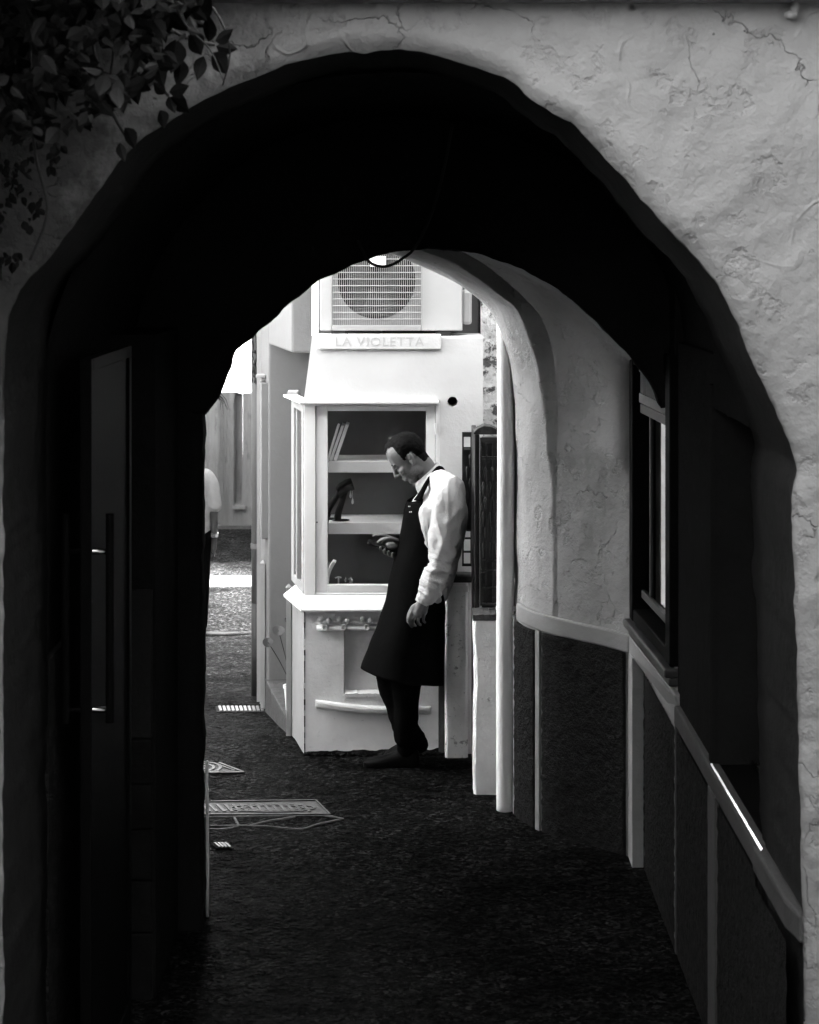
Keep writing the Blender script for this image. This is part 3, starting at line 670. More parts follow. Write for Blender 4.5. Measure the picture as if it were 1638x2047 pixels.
# left cheek window: frame and glass
mb = MB()
def cbar(mb, ya, yb, z0, z1, o=0, th=.03):
    mb.hexa([(side_x(ya) + o, ya, z0), (side_x(ya) + th, ya, z0), (side_x(yb) + th, yb, z0), (side_x(yb) + o, yb, z0), (side_x(ya) + o, ya, z1), (side_x(ya) + th, ya, z1), (side_x(yb) + th, yb, z1), (side_x(yb) + o, yb, z1)])
cbar(mb, 9.77, 9.83, zs1, zy(807)); cbar(mb, 10.1, 10.19, zs1, zy(807)); cbar(mb, 9.83, 10.1, zs1, zs1 + .05); cbar(mb, 9.83, 10.1, zy(807) - .05, zy(807)); cbar(mb, 9.95, 9.975, zs1 + .05, zy(807) - .05, -.006)
cw_f = mb
gl = MB(); cbar(gl, 9.83, 10.1, zs1 + .05, zy(807) - .05, .012, .016); cheek = gl.build("cheek_window", M['glass'], shop)
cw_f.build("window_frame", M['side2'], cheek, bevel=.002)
mb = MB(); cbar(mb, 9.99, 10.08, zs1 + .06, zy(830), .03, .036); mb.build("white_backing", M['joinery'], cheek)
# small bracket lamps / hooks on the left
for px_, py_, Y in ((523, 752, 11.3), (587, 785, 10.2)):
    c = P(px_, py_, Y); mb = MB(); mb.box(c.x - .03, c.x + .028, Y - .06, Y + .05, c.z - .007, c.z + .012); mb.box(c.x, c.x + .03, Y - .02, Y + .05, c.z - .03, c.z - .0075)
    mb.build("wall_bracket", M['side2'], shop, bevel=.004)
mb = MB()
mb.hexa([(sx(11.2) - .03, 11.16, PZ(1075, 11.2)), (sx(11.2) + .01, 11.16, PZ(1075, 11.2)), (sx(11.3) + .01, 11.3, PZ(1075, 11.2)), (sx(11.3) - .03, 11.3, PZ(1075, 11.2)), (sx(11.2) - .03, 11.16, PZ(765, 11.2)), (sx(11.2) + .01, 11.16, PZ(765, 11.2)), (sx(11.3) + .01, 11.3, PZ(765, 11.2)), (sx(11.3) - .03, 11.3, PZ(765, 11.2))])
mb.build("shutter_board", M['side'], shop, bevel=.004)
for (px_, pyt, pyb, Y, wdt) in ((526, 1128, 1402, 11.25, .014), (578, 1176, 1468, 10.17, .0145)):
    x = PX(px_, Y); zb = gz(Y) - .01; zt_ = PZ(pyt, Y); mb = MB(); mb.box(x - wdt, x + wdt, Y - wdt, Y + wdt, zb, zt_)
    mb.box(x - wdt * 1.2, x + wdt * 1.2, Y - wdt * 1.2, Y + wdt * 1.2, zt_, zt_ + .008)
    mb.loft([[Vector((x - a, Y - a, z)), Vector((x + a, Y - a, z)), Vector((x + a, Y + a, z)), Vector((x - a, Y + a, z))] for a, z in ((wdt * 1.1, zt_ + .008), (.001, zt_ + .026))])
    mb.build("gate_post", M['side2'], shop, bevel=.002)
# garland moulding and curved plinth moulding on the bay base
mb = MB(); mb.box(xx(634), xx(852), Y0 - .022, Y0 + .01, zy(1259), zy(1250)); mb.tube([(xx(634), Y0 - .01, zy(1232)), (xx(648), Y0 - .018, zy(1238)), (xx(690), Y0 - .02, zy(1243)), (xx(852), Y0 - .02, zy(1243))], [.003, .006, .007, .007], 8)
for x in (650, 688, 734, 780, 826):
    for dx, dz in ((-8, 6), (8, 4)): mb.ell((xx(x + dx), Y0 - .022, zy(1243 - dz)), (.016, .014, .016))
    ringp = [(xx(x) + .012 * math.cos(a), Y0 - .026, zy(1252) + .014 * math.sin(a)) for a in (2 * math.pi * k / 12 for k in range(13))]
    mb.tube(ringp, .0045, 8)
    mb.ell((xx(x), Y0 - .014, zy(1252)), (.011, .008, .013))
mb.build("garland", M['base'], shop, smooth=True)
mb = MB(); rows = []
for k in range(41):
    t = k / 40; x = xx(631) + (xx(862) - xx(631)) * t; o = .008 + .016 * math.sin(math.pi * t) ** .7; z = zy(1397) - .035 * math.sin(math.pi * min(1, t * 1.6) / 2)
    z += .002 * fb((x, 0, 0), 20)
    rows.append([Vector((x, Y0 + .01, z)), Vector((x, Y0 - o * .8, z - .006)), Vector((x, Y0 - o, z - .018)), Vector((x, Y0 - o * .9, z - .034)), Vector((x, Y0 - o * .6, z - .045)), Vector((x, Y0 + .01, z - .05))])
mb.loft(rows); mb.build("plinth_moulding", M['base'], shop, smooth=False, bevel=.004)
# uneven mortar skirt where the bay meets the paving
mb = MB(); rows = []
for k in range(61):
    x = bl - .0 + (.19 - bl) * k / 60; h = .012 + .02 * k / 60 + .012 * fb((x, 0, 0), 14)
    rows.append([Vector((x, Y0 - .05 - .02 * fb((x, 1, 0), 9), -.004)), Vector((x, Y0 - .012, max(.004, h * .7))), Vector((x, Y0 + .004, max(.006, h))), Vector((x, Y0 + .01, -.004))])
mb.loft(rows); mb.build("mortar_skirt", M['ground'], shop, smooth=True)
mb = MB(); mb.box(xx(877, 9.72), xx(889, 9.72), 9.715, 9.739, -.01, zy(1100, 9.72)); mb.build("pier_shadow_strip", M['stone'], shop, bevel=.003)  # dark strip put where the pier's shadow falls on the bay
# pipe bundle beside the cooling unit
mb = MB()
for k in range(4):
    x = PX(625 + 3.6 * k, 10.16); mb.tube([(x, 10.165, PZ(672, 10.16)), (x + .001, 10.165, 2.5), (x - .002, 10.165, 3.2)], .0045, 8)
mb.build("refrigerant_pipe", M['pipe'], shop)

# old peeling wall behind the gate
mb = MB(); ny = 60
mb.grid([[Vector((.388 + .9 * i / 50, 10.1 + .02 * fb((i * .02, 0, z), 5), z)) for i in range(51)] for z in (-.02 + 4.6 * k / 120 for k in range(121))])
mb.box(.39, 2.6, 10.14, 10.6, -.02, 5.8)
tag(mb.build("old_wall", M['peel'], smooth=False), "old wall with peeling stained plaster beside the white bay, behind the iron gate", "wall")

# ------------------------------------------------------------------ outdoor cooling unit on the bay roof
ya = 9.86
ac = thing("air_conditioner", (PX(780, ya), ya + .14, zt + .003), "white outdoor air conditioner unit with round fan behind a wire grille", "air conditioner")
ax0, ax1, az0 = PX(640, ya), PX(925, ya), PZ(661, ya); az1 = az0 + .6
gx0, gx1, gz0, gz1 = PX(664, ya), PX(842, ya), PZ(651, ya), PZ(478, ya)
mb = MB()
mb.box(ax0, gx0, ya, ya + .3, az0, az1); mb.box(gx1, ax1, ya, ya + .3, az0, az1); mb.box(gx0, gx1, ya, ya + .3, az0, gz0); mb.box(gx0, gx1, ya, ya + .3, gz1, az1); mb.box(gx0, gx1, ya + .05, ya + .3, gz0, gz1)
mb.build("casing", M['acw'], ac, bevel=.006)
mb = MB(); mb.box(gx0 + .001, gx1 - .001, ya + .0465, ya + .0495, gz0 + .001, gz1 - .001); mb.build("coil_panel", M['coil'], ac)
mb = MB(); cxf, czf, rf = PX(753, ya), PZ(560, ya), .208
mb.prism([(cxf + rf * math.cos(a), ya + .046, czf + rf * math.sin(a)) for a in (2 * math.pi * k / 64 for k in range(64))], (0, -.004, 0)); mb.build("fan_opening", M['hole'], ac)
mb = MB()
for k in range(3):
    a = 2 * math.pi * k / 3 + .5; d = Vector((math.cos(a), 0, math.sin(a))); e = Vector((-math.sin(a), 0, math.cos(a)))
    c = Vector((cxf, ya + .036, czf)); mb.add([c + d * .03 - e * .03, c + d * .19 - e * .08 + Vector((0, -.006, 0)), c + d * .19 + e * .09 + Vector((0, .008, 0)), c + d * .03 + e * .05], [(0, 1, 2, 3)])
mb.tube([(cxf, ya + .043, czf), (cxf, ya + .02, czf)], .04, 20); mb.build("fan", M['fan'], ac)
mb = MB(); nb = 46
for k in range(nb + 1):
    x = gx0 + (gx1 - gx0) * k / nb; mb.tube([(x, ya - .012, gz0), (x, ya - .012, gz1)], .0011, 6)
for k in range(14):
    z = gz0 + (gz1 - gz0) * k / 13; mb.tube([(gx0, ya - .0155, z), (gx1, ya - .0155, z)], .0022, 6)
mb.build("grille", M['acw'], ac)
mb = MB(); mb.box(PX(772, ya) - .085, PX(772, ya), ya - .022, ya - .017, PZ(533, ya), PZ(512, ya)); mb.build("white_plate", M['paper'], ac, bevel=.002)  # small white plate over the upper part of the grille
mb = MB(); mb.box(ax1 + .001, ax1 + .052, ya + .06, ya + .24, az0 + .03, az0 + .215); mb.build("valve_cover", M['acw'], ac, bevel=.015)
for x_ in (ax0 + .06, ax1 - .14): MB().box(x_, x_ + .08, ya + .01, ya + .29, zt + .003, az0).build("foot", M['fan'], ac)

# ------------------------------------------------------------------ goods in the display
zsh1, zsh2, zsh3 = zy(922, Y0 + .05), zy(1045, Y0 + .05), zs1 - .003
for k, (x0, lean, hgt, th, lab) in enumerate(((652, 17, .19, .012, "white booklet leaning furthest left on the top display shelf"), (658, 19, .195, .014, "white booklet leaning in the middle of the three on the top shelf"), (666, 19, .2, .017, "white booklet nearest the glass edge, rightmost of the leaning three"))):
    b_ = Vector((xx(x0), Y0 + .058, zsh1)); d = Vector((math.sin(R(lean)), 0, math.cos(R(lean)))); e = Vector((math.cos(R(lean)), 0, -math.sin(R(lean))))
    mb = MB(); mb.hexa([b_, b_ + e * th, b_ + e * th + Vector((0, .15, 0)), b_ + Vector((0, .15, 0)), b_ + d * hgt, b_ + e * th + d * hgt, b_ + e * th + d * hgt + Vector((0, .15, 0)), b_ + d * hgt + Vector((0, .15, 0))])
    lift = -min(v.z for v in mb.v) + zsh1
    for v in mb.v: v.z += lift
    tag(mb.build("booklet", M['paper'], bevel=.001), lab, "booklet", "booklets leaning on the top display shelf")
for k, (x0, tip, lab) in enumerate(((650, (700, 973), "taller black bust display at the left frame, on the middle shelf"), (672, (704, 985), "smaller black bust display in front, pendant hanging from its head"))):
    Yk = Y0 + .16 - .05 * k
    t_ = thing("necklace_stand", (xx(x0), Yk, zsh2), lab, "jewellery stand", "black jewellery stands on the middle shelf")
    b_ = Vector((PX(x0 - 2, Yk), Yk, zsh2)); tp = P(tip[0] - 12, tip[1] - 4, Yk)
    mb = MB(); mb.tube(catmull([b_ + Vector((.012, 0, .004)), b_ + Vector((.02, 0, .05)), (b_ + tp) / 2 + Vector((.008, 0, .02)), tp], 14), [.02 - .0007 * j for j in range(14)], 12)
    mb.ell(b_ + Vector((.03, 0, .006)), (.05, .03, .006)); mb.build("neck", M['velvet'], t_, smooth=True)
    ang = R(22); mb = MB(); rows = []
    d = Vector((math.cos(ang), 0, math.sin(ang))); u = Vector((-math.sin(ang), 0, math.cos(ang)))
    cshape = [(-.045, -.012, .03), (-.02, .002, .045), (.02, .008, .05), (.045, .004, .046)]
    mb.loft([[tp + d * s_ + u * o + Vector((0, w_ * .6 * math.cos(a), 0)) + u * (.016 * math.sin(a)) for a in (2 * math.pi * j / 16 for j in range(16))] for s_, o, w_ in cshape]); mb.build("head_pad", M['velvet'], t_, smooth=True)
    e_ = tp + d * .03 - u * .014; mb = MB(); mb.tube([e_, e_ + Vector((.002, 0, -.035))], .0012, 6); mb.loft([[e_ + Vector((.002 + r * math.cos(a), r * math.sin(a), -z)) for a in (2 * math.pi * j / 10 for j in range(10))] for r, z in ((.001, .034), (.004, .046), (.0065, .058), (.005, .066), (.001, .07))])
    mb.build("pendant", M['paper'], t_, smooth=True)
mb = MB(); Yk = Y0 + .09; rows = []
for k in range(13):
    t = k / 12; c = catmull([P(654, 1168, Yk), P(656, 1140, Yk), P(662, 1120, Yk), P(670, 1106, Yk)], 13)[k]
    rows.append([c + Vector((-.012, -.03, 0)), c + Vector((.006, -.03, -.004)), c + Vector((.006, .05, -.004)), c + Vector((-.012, .05, 0))])
mb.loft(rows); low = min(v.z for v in mb.v)
for v in mb.v: v.z += zsh3 - low
tag(mb.build("curved_stand", M['paper'], smooth=False), "white curved necklace board at the left end of the lowest display shelf", "jewellery stand")
mb = MB(); c = Vector((PX(677, Yk), Yk, zsh3)); mb.tube([c, c + Vector((0, 0, .08))], .0042, 10); mb.tube([c, c + Vector((0, 0, .006))], .024, 20); mb.tube([c + Vector((-.018, 0, .078)), c + Vector((0, 0, .084)), c + Vector((.016, 0, .08))], .004, 8)
tag(mb.build("earring_stand", M['paper'], smooth=False), "small white T shaped earring stand on the lowest display shelf", "jewellery stand")
for k, (x, lab) in enumerate(((690, "thin wire stand of small jewels, left of the taller one"), (699, "taller thin wire stand hung with small bright jewels"))):
    mb = MB(); c = Vector((PX(x, Yk), Yk, zsh3)); hh = .075 + .006 * k; mb.tube([c, c + Vector((.003, 0, hh))], .0016, 6); mb.tube([c, c + Vector((0, 0, .003))], .01, 12)
    for j in range(5 + 3 * k): mb.ell(c + Vector((rnd.uniform(-.004, .012) * (k + .6), rnd.uniform(-.005, .005), rnd.uniform(.035, hh + .004))), (.003, .003, .0042), nu=8, nv=6)
    tag(mb.build("jewel_stand", M['metal'], smooth=True), lab, "jewellery stand", "wire jewel stands in the display")

# ------------------------------------------------------------------ piers, iron gate, pipes
def pier(x0, x1, y0, y1, z1, jag, label, nm="pier"):
    t = thing("gate_pier", ((x0 + x1) / 2, (y0 + y1) / 2, 0), label, "pier"); mb = MB(); rows = []
    for k in range(50):
        z = -.02 + (z1 + .02) * k / 49; j = jag * (fb((x0, 0, z), 2.6) + .3 * fb((x0, 3, z), 14)); b = .012
        rows.append([Vector((x0 + j, y0 + b, z)), Vector((x0 + j + b, y0, z)), Vector((x1 - b, y0, z)), Vector((x1, y0 + b, z)), Vector((x1, y1, z)), Vector((x0 + j * .5, y1, z))])
    mb.loft(rows); mb.build("shaft", M['pier'], t, smooth=False); return t
t = pier(.185, .305, 9.66, 9.735, .915, .0015, "smooth grey pier the man leans on, dark capstone on top")
mb = MB(); mb.box(.168, .33, 9.64, 9.735, .916, .962); mb.build("capstone", M['stone'], t, bevel=.012)
mb = MB(); mb.box(.181, .309, 9.655, 9.735, .865, .9); mb.build("neck_band", M['pier'], t, bevel=.004)
t = pier(PX(947, 9.0), PX(996, 9.0) + .03, 9.0, 9.11, PZ(1240, 9.0), .011, "short white pier with flaking paint beside the pale drainpipe")
mb = MB(); rows = []
for k in range(16):
    x = PX(946, 9) + .12 * k / 15; j = .006 * fb((x, 0, 0), 20); rows.append([Vector((x, 8.985 + j, PZ(1240, 9) + .001)), Vector((x, 9.125, PZ(1240, 9) + .001)), Vector((x, 9.12, PZ(1224, 9) + j)), Vector((x, 8.99 + j, PZ(1228, 9) + j))])
mb.loft(rows); mb.build("capstone", M['stone'], t, smooth=False)
gate = thing("iron_gate", (.335, 9.35, 0), "tall black iron gate with dark panels between the two piers", "gate")
mb = MB(); mb.box(.322, .346, 9.13, 9.63, .03, 1.74); mb.build("gate_leaf", M['iron'], gate, bevel=.004)
mb = MB(); mb.loft([[Vector((x, 9.08, 1.745)), Vector((x, 9.2, 1.745)), Vector((x, 9.2, 1.755 + h_)), Vector((x, 9.08, 1.755 + h_))] for x, h_ in ((.315, .0), (.335, .02), (.365, .034), (.40, .03), (.44, .01))]); mb.build("hood", M['stone'], gate, bevel=.004)
def grille(x0, x1, Y, z0, z1, slope=0):
    mb = MB(); b = .009
    def bx(xa, xb, za, zb, ya_=0, yb_=.018): mb.box(xa, xb, Y + ya_, Y + yb_, za, zb)
    bx(x0, x0 + b, z0, z1); bx(x1 - b, x1, z0, z1); bx(x0 + b, x1 - b, z1 - .025, z1); bx(x0 + b, x1 - b, z0, z0 + .012)
    for f in (.1, .2, .26, .875): bx(x0 + b, x1 - b, z0 + (z1 - z0) * f, z0 + (z1 - z0) * f + .009)
    nn = max(1, int((x1 - x0) / .03))
    for k in range(1, nn): xk = x0 + (x1 - x0) * k / nn; bx(xk - .0035, xk + .0035, z0 + .0125, z1 - .0255, .002, .014)
    mb.build("grille_panel", M['iron'], gate)
    mb = MB(); mb.box(x0 + .003, x1 - .003, Y + .021, Y + .026, z0 + (z1 - z0) * .27, z0 + (z1 - z0) * .87); mb.build("recess_shade_sheet", M['iron'], gate)  # dark sheet painted in for the unlit recess behind the grille
    mb = MB()
    rows_ = 6
    for r_ in range(rows_):
        for k in range(nn):
            c = Vector((x0 + (x1 - x0) * (k + .5 + .3 * (r_ % 2)) / nn, Y - .003, z0 + (z1 - z0) * (.33 + .09 * r_)))
            mb.loft([[c + Vector((w_ * math.cos(a), .003 * math.sin(a), z)) for a in (2 * math.pi * j / 8 for j in range(8))] for w_, z in ((.001, -.035), (.005, -.005), (.0085, .02), (.005, .034), (.001, .04))])
    mb.build("leaf_ornament", M['darkwood'], gate, smooth=True)
grille(PX(960, 9.08), PX(997, 9.08) + .006, 9.08, .905, 1.73)
grille(PX(924, 9.68), PX(944, 9.68), 9.66, 1.0, 1.70)
# dark sheet put in for the unlit yard behind the gate
mb = MB(); mb.box(.36, 2.4, 9.2, 9.24, -.02, 1.72); mb.build("yard_shade_sheet", M['iron'], gate)
dp = thing("drainpipe", (.455, 8.76, 0), "pale painted drainpipe running down the rear corner of the passage wall", "drainpipe")
mb = MB(); mb.tube(catmull([(.452, 8.76, -.02), (.452, 8.76, .8), (.457, 8.765, 1.6), (.455, 8.77, 2.2), (.45, 8.775, 2.62)], 30), .041, 24); mb.build("pipe", M['pipe'], dp, smooth=True)
mb = MB(); mb.tube([(.452, 8.76, .95), (.452, 8.76, .965)], .0425, 24); mb.box(.49, .515, 8.74, 8.75, .945, .97); mb.build("bracket", M['pipe'], dp)
GP = 11.9; gx = PX(512, GP)
dp = thing("drainpipe", (gx, GP, gz(GP)), "grey drainpipe with a dark lower part at the far corner of the white shop", "drainpipe")
mb = MB(); mb.tube([(gx, GP, PZ(1205, GP)), (gx, GP, 3.2)], .029, 20); mb.build("pipe", M['side'], dp, smooth=True)
mb = MB(); mb.tube([(gx, GP, gz(GP) - .02), (gx, GP, PZ(1205, GP) - .001)], .030, 20); mb.build("lower_pipe", M['pipe_dark'], dp, smooth=True)
mb = MB(); mb.tube([(gx, GP, PZ(1096, GP)), (gx, GP, PZ(1086, GP))], .034, 20); mb.build("collar", M['side'], dp, smooth=False)
mb = MB()
for k in range(4):
    pts = [P(508 + rnd.uniform(-5, 6), 668 + 24 * j + rnd.uniform(-6, 6), GP - .04) for j in range(5)]; mb.tube(catmull(pts, 24), .0035, 6)
mb.ell(P(509, 703, GP - .04), (.012, .01, .012)); mb.ell(P(509, 727, GP - .04), (.012, .01, .012)); mb.ell(P(511, 752, GP - .04), (.016, .01, .01))
mb.build("tangled_wire", M['wire'], dp, smooth=True)
mb = MB(); mb.box(gx + .03, sx(11.5) + .02, 11.6, 12.3, -.6, 5.6) if gx + .03 < sx(11.5) + .02 else None
if mb.v: mb.build("corner_wall", M['neigh'], shop)

# potted plant in the doorway
pp = thing("potted_plant", (PX(590, 10.5), 10.5, .055), "small plant with round leaves in a white pot in the shop doorway", "plant")
mb = MB(); c = Vector((PX(584, 10.45), 10.45, .055)); rr = ((.034, 0), (.045, .12), (.05, .125), (.05, .14), (.043, .14), (.04, .12))
mb.loft([[c + Vector((r * math.cos(a), r * math.sin(a), z)) for a in (2 * math.pi * j / 20 for j in range(20))] for r, z in rr]); mb.build("pot", M['joinery'], pp, smooth=False)
mb = MB(); lf = MB()
for (tx, ty, rr_, tilt) in ((557, 1260, .030, 48), (536, 1284, .026, 68), (578, 1240, .022, 40)):
    e = P(tx, ty, 10.42); mb.tube(catmull([c + Vector((0, 0, .13)), (c + e) / 2 + Vector((.0, 0, .08)), e], 14), .0022, 6)
    Mr = Matrix.Rotation(R(tilt), 3, 'X') @ Matrix.Rotation(R(12), 3, 'Y')
    lf.add([e + Mr @ Vector((rr_ * 1.2 * math.cos(a), rr_ * math.sin(a), .004 * math.cos(2 * a))) for a in (2 * math.pi * j / 18 for j in range(18))] + [e + Mr @ Vector((0, 0, -.004))], [(j, (j + 1) % 18, 18) for j in range(18)])
mb.build("stem", M['stem'], pp, smooth=True); lf.build("leaf", M['tan'], pp, fix=False)

# ------------------------------------------------------------------ covers, grates and seams in the paving
def bar_strip(mb, a, b, w_, z0, z1):
    a = Vector(a); b = Vector(b); d = (b - a).normalized(); n_ = Vector((-d.y, d.x, 0)) * w_
    mb.hexa([a - n_ + Vector((0, 0, z0)), a + n_ + Vector((0, 0, z0)), b + n_ + Vector((0, 0, z0)), b - n_ + Vector((0, 0, z0)), a - n_ + Vector((0, 0, z1)), a + n_ + Vector((0, 0, z1)), b + n_ + Vector((0, 0, z1)), b - n_ + Vector((0, 0, z1))])
def G(px, py):
    Y = 9.0
    for _ in range(12): Y = (H - gz(Y)) * F / (py - CY)
    return Vector(((px - CX) * Y / F, Y, gz(Y)))
def ellipse_ring(mb, c, rx, ry, w_, z0, z1, n=48):
    def rg(k, z): return [Vector((c.x + (rx + k) * math.cos(a), c.y + (ry + k) * math.sin(a), c.z + z)) for a in (2 * math.pi * j / n for j in range(n))]
    mb.loft([rg(-w_, z0), rg(-w_, z1), rg(w_, z1), rg(w_, z0)], cap=False)
# long ribbed cover
t = thing("manhole_cover", G(480, 1618), "long ribbed oval cover set in the paving in front of the bay", "manhole cover")
c0, c1 = G(380, 1603), G(660, 1630); Yc = (c0.y + c1.y) / 2
mb = MB(); mb.prism([G(340, 1632), G(660, 1632), G(632, 1600), G(340, 1604)], (0, 0, .003)); mb.build("plate", M['stone'], t)
mb = MB()
for k in range(15):
    x = 388 + 15.5 * k
    bar_strip(mb, G(x, 1610), G(x + 15, 1625), .008, .0032, .008)
mb.build("rib", M['castiron'], t, bevel=.002)
mb = MB(); cc2 = G(545, 1617.5); ellipse_ring(mb, cc2, .20, .058, .006, .0032, .008); ellipse_ring(mb, cc2, .145, .04, .006, .0032, .008)
bar_strip(mb, G(340, 1606), G(632, 1602), .004, .0032, .009); bar_strip(mb, G(632, 1602), G(660, 1630), .004, .0032, .009); bar_strip(mb, G(340, 1631), G(660, 1630), .004, .0032, .009)
mb.build("ring", M['castiron'], t)
t = thing("manhole_cover", G(405, 1537), "square cover with concentric rings at the left edge of the passage opening", "manhole cover")
mb = MB(); mb.prism([G(320, 1548), G(490, 1546), G(440, 1527), G(330, 1524)], (0, 0, .003)); mb.build("plate", M['stone'], t)
mb = MB(); cc2 = G(398, 1537)
for r_ in (.04, .075, .11): ellipse_ring(mb, cc2, r_, r_ * .95, .008, .0032, .008)
bar_strip(mb, G(320, 1548), G(488, 1546), .008, .0032, .009); bar_strip(mb, G(488, 1546), G(438, 1527), .006, .0032, .009)
bar_strip(mb, G(340, 1545), G(470, 1543.5), .004, .0032, .009); bar_strip(mb, G(470, 1543), G(430, 1529), .004, .0032, .009)
mb.build("ring", M['castiron'], t)
t = thing("manhole_cover", G(440, 1266), "pale round cover far down the lane beyond the grey drainpipe", "manhole cover")
mb = MB(); cc2 = G(440, 1266); dsl = -.113
def tiltz(p): return Vector((p.x, p.y, p.z + dsl * (p.y - cc2.y)))
pts = [Vector((cc2.x + .3 * math.cos(a), cc2.y + .3 * math.sin(a), cc2.z + .004)) for a in (2 * math.pi * j / 40 for j in range(40))]
mb.prism([tiltz(p) for p in pts], (0, 0, .006)); mb.build("plate", M['castiron'], t)
mb = MB(); ellipse_ring(mb, cc2, .27, .27, .012, .010, .016); ellipse_ring(mb, cc2, .2, .2, .012, .010, .016); mb.v = [tiltz(p) for p in mb.v]; mb.build("ring", M['castiron'], t)
def grate(x0, x1, y0, y1, n_, skew, label):
    t = thing("drain_grate", G((x0 + x1) / 2, (y0 + y1) / 2), label, "drain grate")
    mb = MB(); mb.prism([G(x0 - 4, y1 + 1) + Vector((0, 0, .002)), G(x1 + 4, y1 + 1) + Vector((0, 0, .002)), G(x1 + 4 - skew, y0 - 1) + Vector((0, 0, .002)), G(x0 - 4 - skew, y0 - 1) + Vector((0, 0, .002))], (0, 0, .003)); mb.build("frame", M['hole'], t)
    mb = MB()
    for k in range(n_):
        x = x0 + (x1 - x0) * (k + .5) / n_; mb_w = (x1 - x0) / n_ * .3 * G(0, y1).y / F
        bar_strip(mb, G(x, y1), G(x - skew, y0), mb_w, .006, .011)
    mb.build("bar", M['gratebar'], t)
grate(438, 530, 1414, 1424, 11, 3, "narrow slotted drain grate in the paving near the shop doorstep")
grate(436, 464, 1688, 1697, 4, 10, "tiny slotted grate in the dark paving near the inner arch")
mb = MB()
for line in ([(380, 1634), (480, 1634), (600, 1630), (640, 1629), (687, 1638)], [(687, 1638), (640, 1648), (600, 1658), (520, 1652), (380, 1652)], [(500, 1651), (540, 1642), (590, 1633)], [(468, 1634), (478, 1652)], [(380, 1656), (440, 1659), (478, 1653)]):
    pts = [G(x, y) for x, y in line]
    pts = catmull(pts, 40)
    rows = []
    for i, p in enumerate(pts):
        d = (pts[min(i + 1, 39)] - pts[max(i - 1, 0)]).normalized(); n_ = Vector((-d.y, d.x, 0)) * (.009 + .005 * nz(p, 9)); p = p + Vector((0, .012 * nz(p, 6), 0))
        rows.append([p - n_, p - n_ * .5 + Vector((0, 0, .005)), p + n_ * .5 + Vector((0, 0, .005)), p + n_])
    mb.loft(rows)
o = mb.build("pavement", M['cement'], smooth=False); struct(o)
mb = MB(); a, b = G(452, 1385), G(500, 1377); rows = []
for k in range(12):
    p = a.lerp(b, k / 11); wv = .03 * math.sin(math.pi * (k + .3) / 12); rows.append([p + Vector((0, -wv, .002)), p + Vector((0, 0, .012)), p + Vector((0, wv, .002))])
mb.grid(rows); struct(mb.build("pavement_patch", M['cement'], smooth=True))

# ------------------------------------------------------------------ climbing plant hanging over the arch at top left
vine = thing("climbing_vine", (-.85, 4.5, 2.9), "dark leafy climbing plant hanging over the top left of the arch", "climbing plant")
lf = MB(); stm = MB()
def leaf(c, d, L_, roll, w_=.32):
    d = d.normalized(); s_ = d.cross(Vector((0, 1, 0))); s_ = s_.normalized() if s_.length > .05 else Vector((1, 0, 0)); n_ = s_.cross(d)
    Mr = Matrix.Rotation(roll, 3, d); s_ = Mr @ s_; n_ = Mr @ n_
    prof_ = ((0, 0), (.1, .16), (.25, .30), (.42, .34), (.6, .28), (.78, .16), (.9, .07), (1, 0)); k = w_ / .34
    mid = [c + d * (L_ * t) - n_ * (L_ * .25 * t * t) for t, _ in prof_]
    l_ = [m_ + s_ * (L_ * h * k) + n_ * (L_ * h * .25) for m_, (t, h) in zip(mid, prof_)]; r_ = [m_ - s_ * (L_ * h * k) + n_ * (L_ * h * .25) for m_, (t, h) in zip(mid, prof_)]
    lf.grid([l_, mid, r_])
for (x, y, dx, dy, L_) in ((395, 40, .45, -.6, .075), (417, 84, .1, -1, .075), (430, 82, .7, -.3, .055), (432, 92, 1, .25, .06), (425, 105, .6, .75, .07), (408, 112, -.3, .9, .065), (362, 118, 0, 1, .075), (375, 12, .8, .6, .06), (365, 20, 1, .35, .075),
                      (372, 2, 1, .2, .06), (352, 78, -.1, 1, .085), (380, 66, .4, .6, .07), (325, 105, -.4, .3, .065), (312, 122, .3, 1, .07), (338, 184, 1, -.2, .055), (340, 195, .8, .5, .065), (338, 192, .3, .9, .05), (330, 188, -.5, -.5, .04), (268, 165, 1, .4, .05), (262, 172, .5, .9, .05),
                      (300, 40, .6, .4, .075), (330, 30, .9, .5, .07), (290, 60, .3, .9, .06), (320, 220, .4, 1, .05), (250, 255, .5, .8, .06), (240, 285, .2, 1, .05)):
    leaf(P(x, y, 4.45 + rnd.uniform(-.1, .1)), Vector((dx, rnd.uniform(-.25, .1), -dy)), L_, rnd.uniform(-.5, .5), rnd.uniform(.26, .36))
def inmass(x, y):
    return y < 260 - .5 * max(0, x - 120) + 60 * nz((x * .01, y * .01, 2)) and x < 400 - .25 * y + 40 * nz((x * .02, y * .02, 5))
cnt = 0
while cnt < 3400:
    x, y = rnd.uniform(-320, 420), rnd.uniform(-420, 300)
    if y > -20 and not inmass(x, y): continue
    if nz((x * .013, y * .013, 9)) < -.28: continue
    Yv = 4.5 - abs(rnd.gauss(0, .22)) ; a = rnd.uniform(0, 2 * math.pi)
    leaf(P(x, y, Yv), Vector((math.cos(a) + .2, rnd.uniform(-.7, .3), -abs(math.sin(a)) - .1 if rnd.random() < .75 else .4)), rnd.uniform(.028, .058), rnd.uniform(-1, 1), rnd.uniform(.24, .36)); cnt += 1
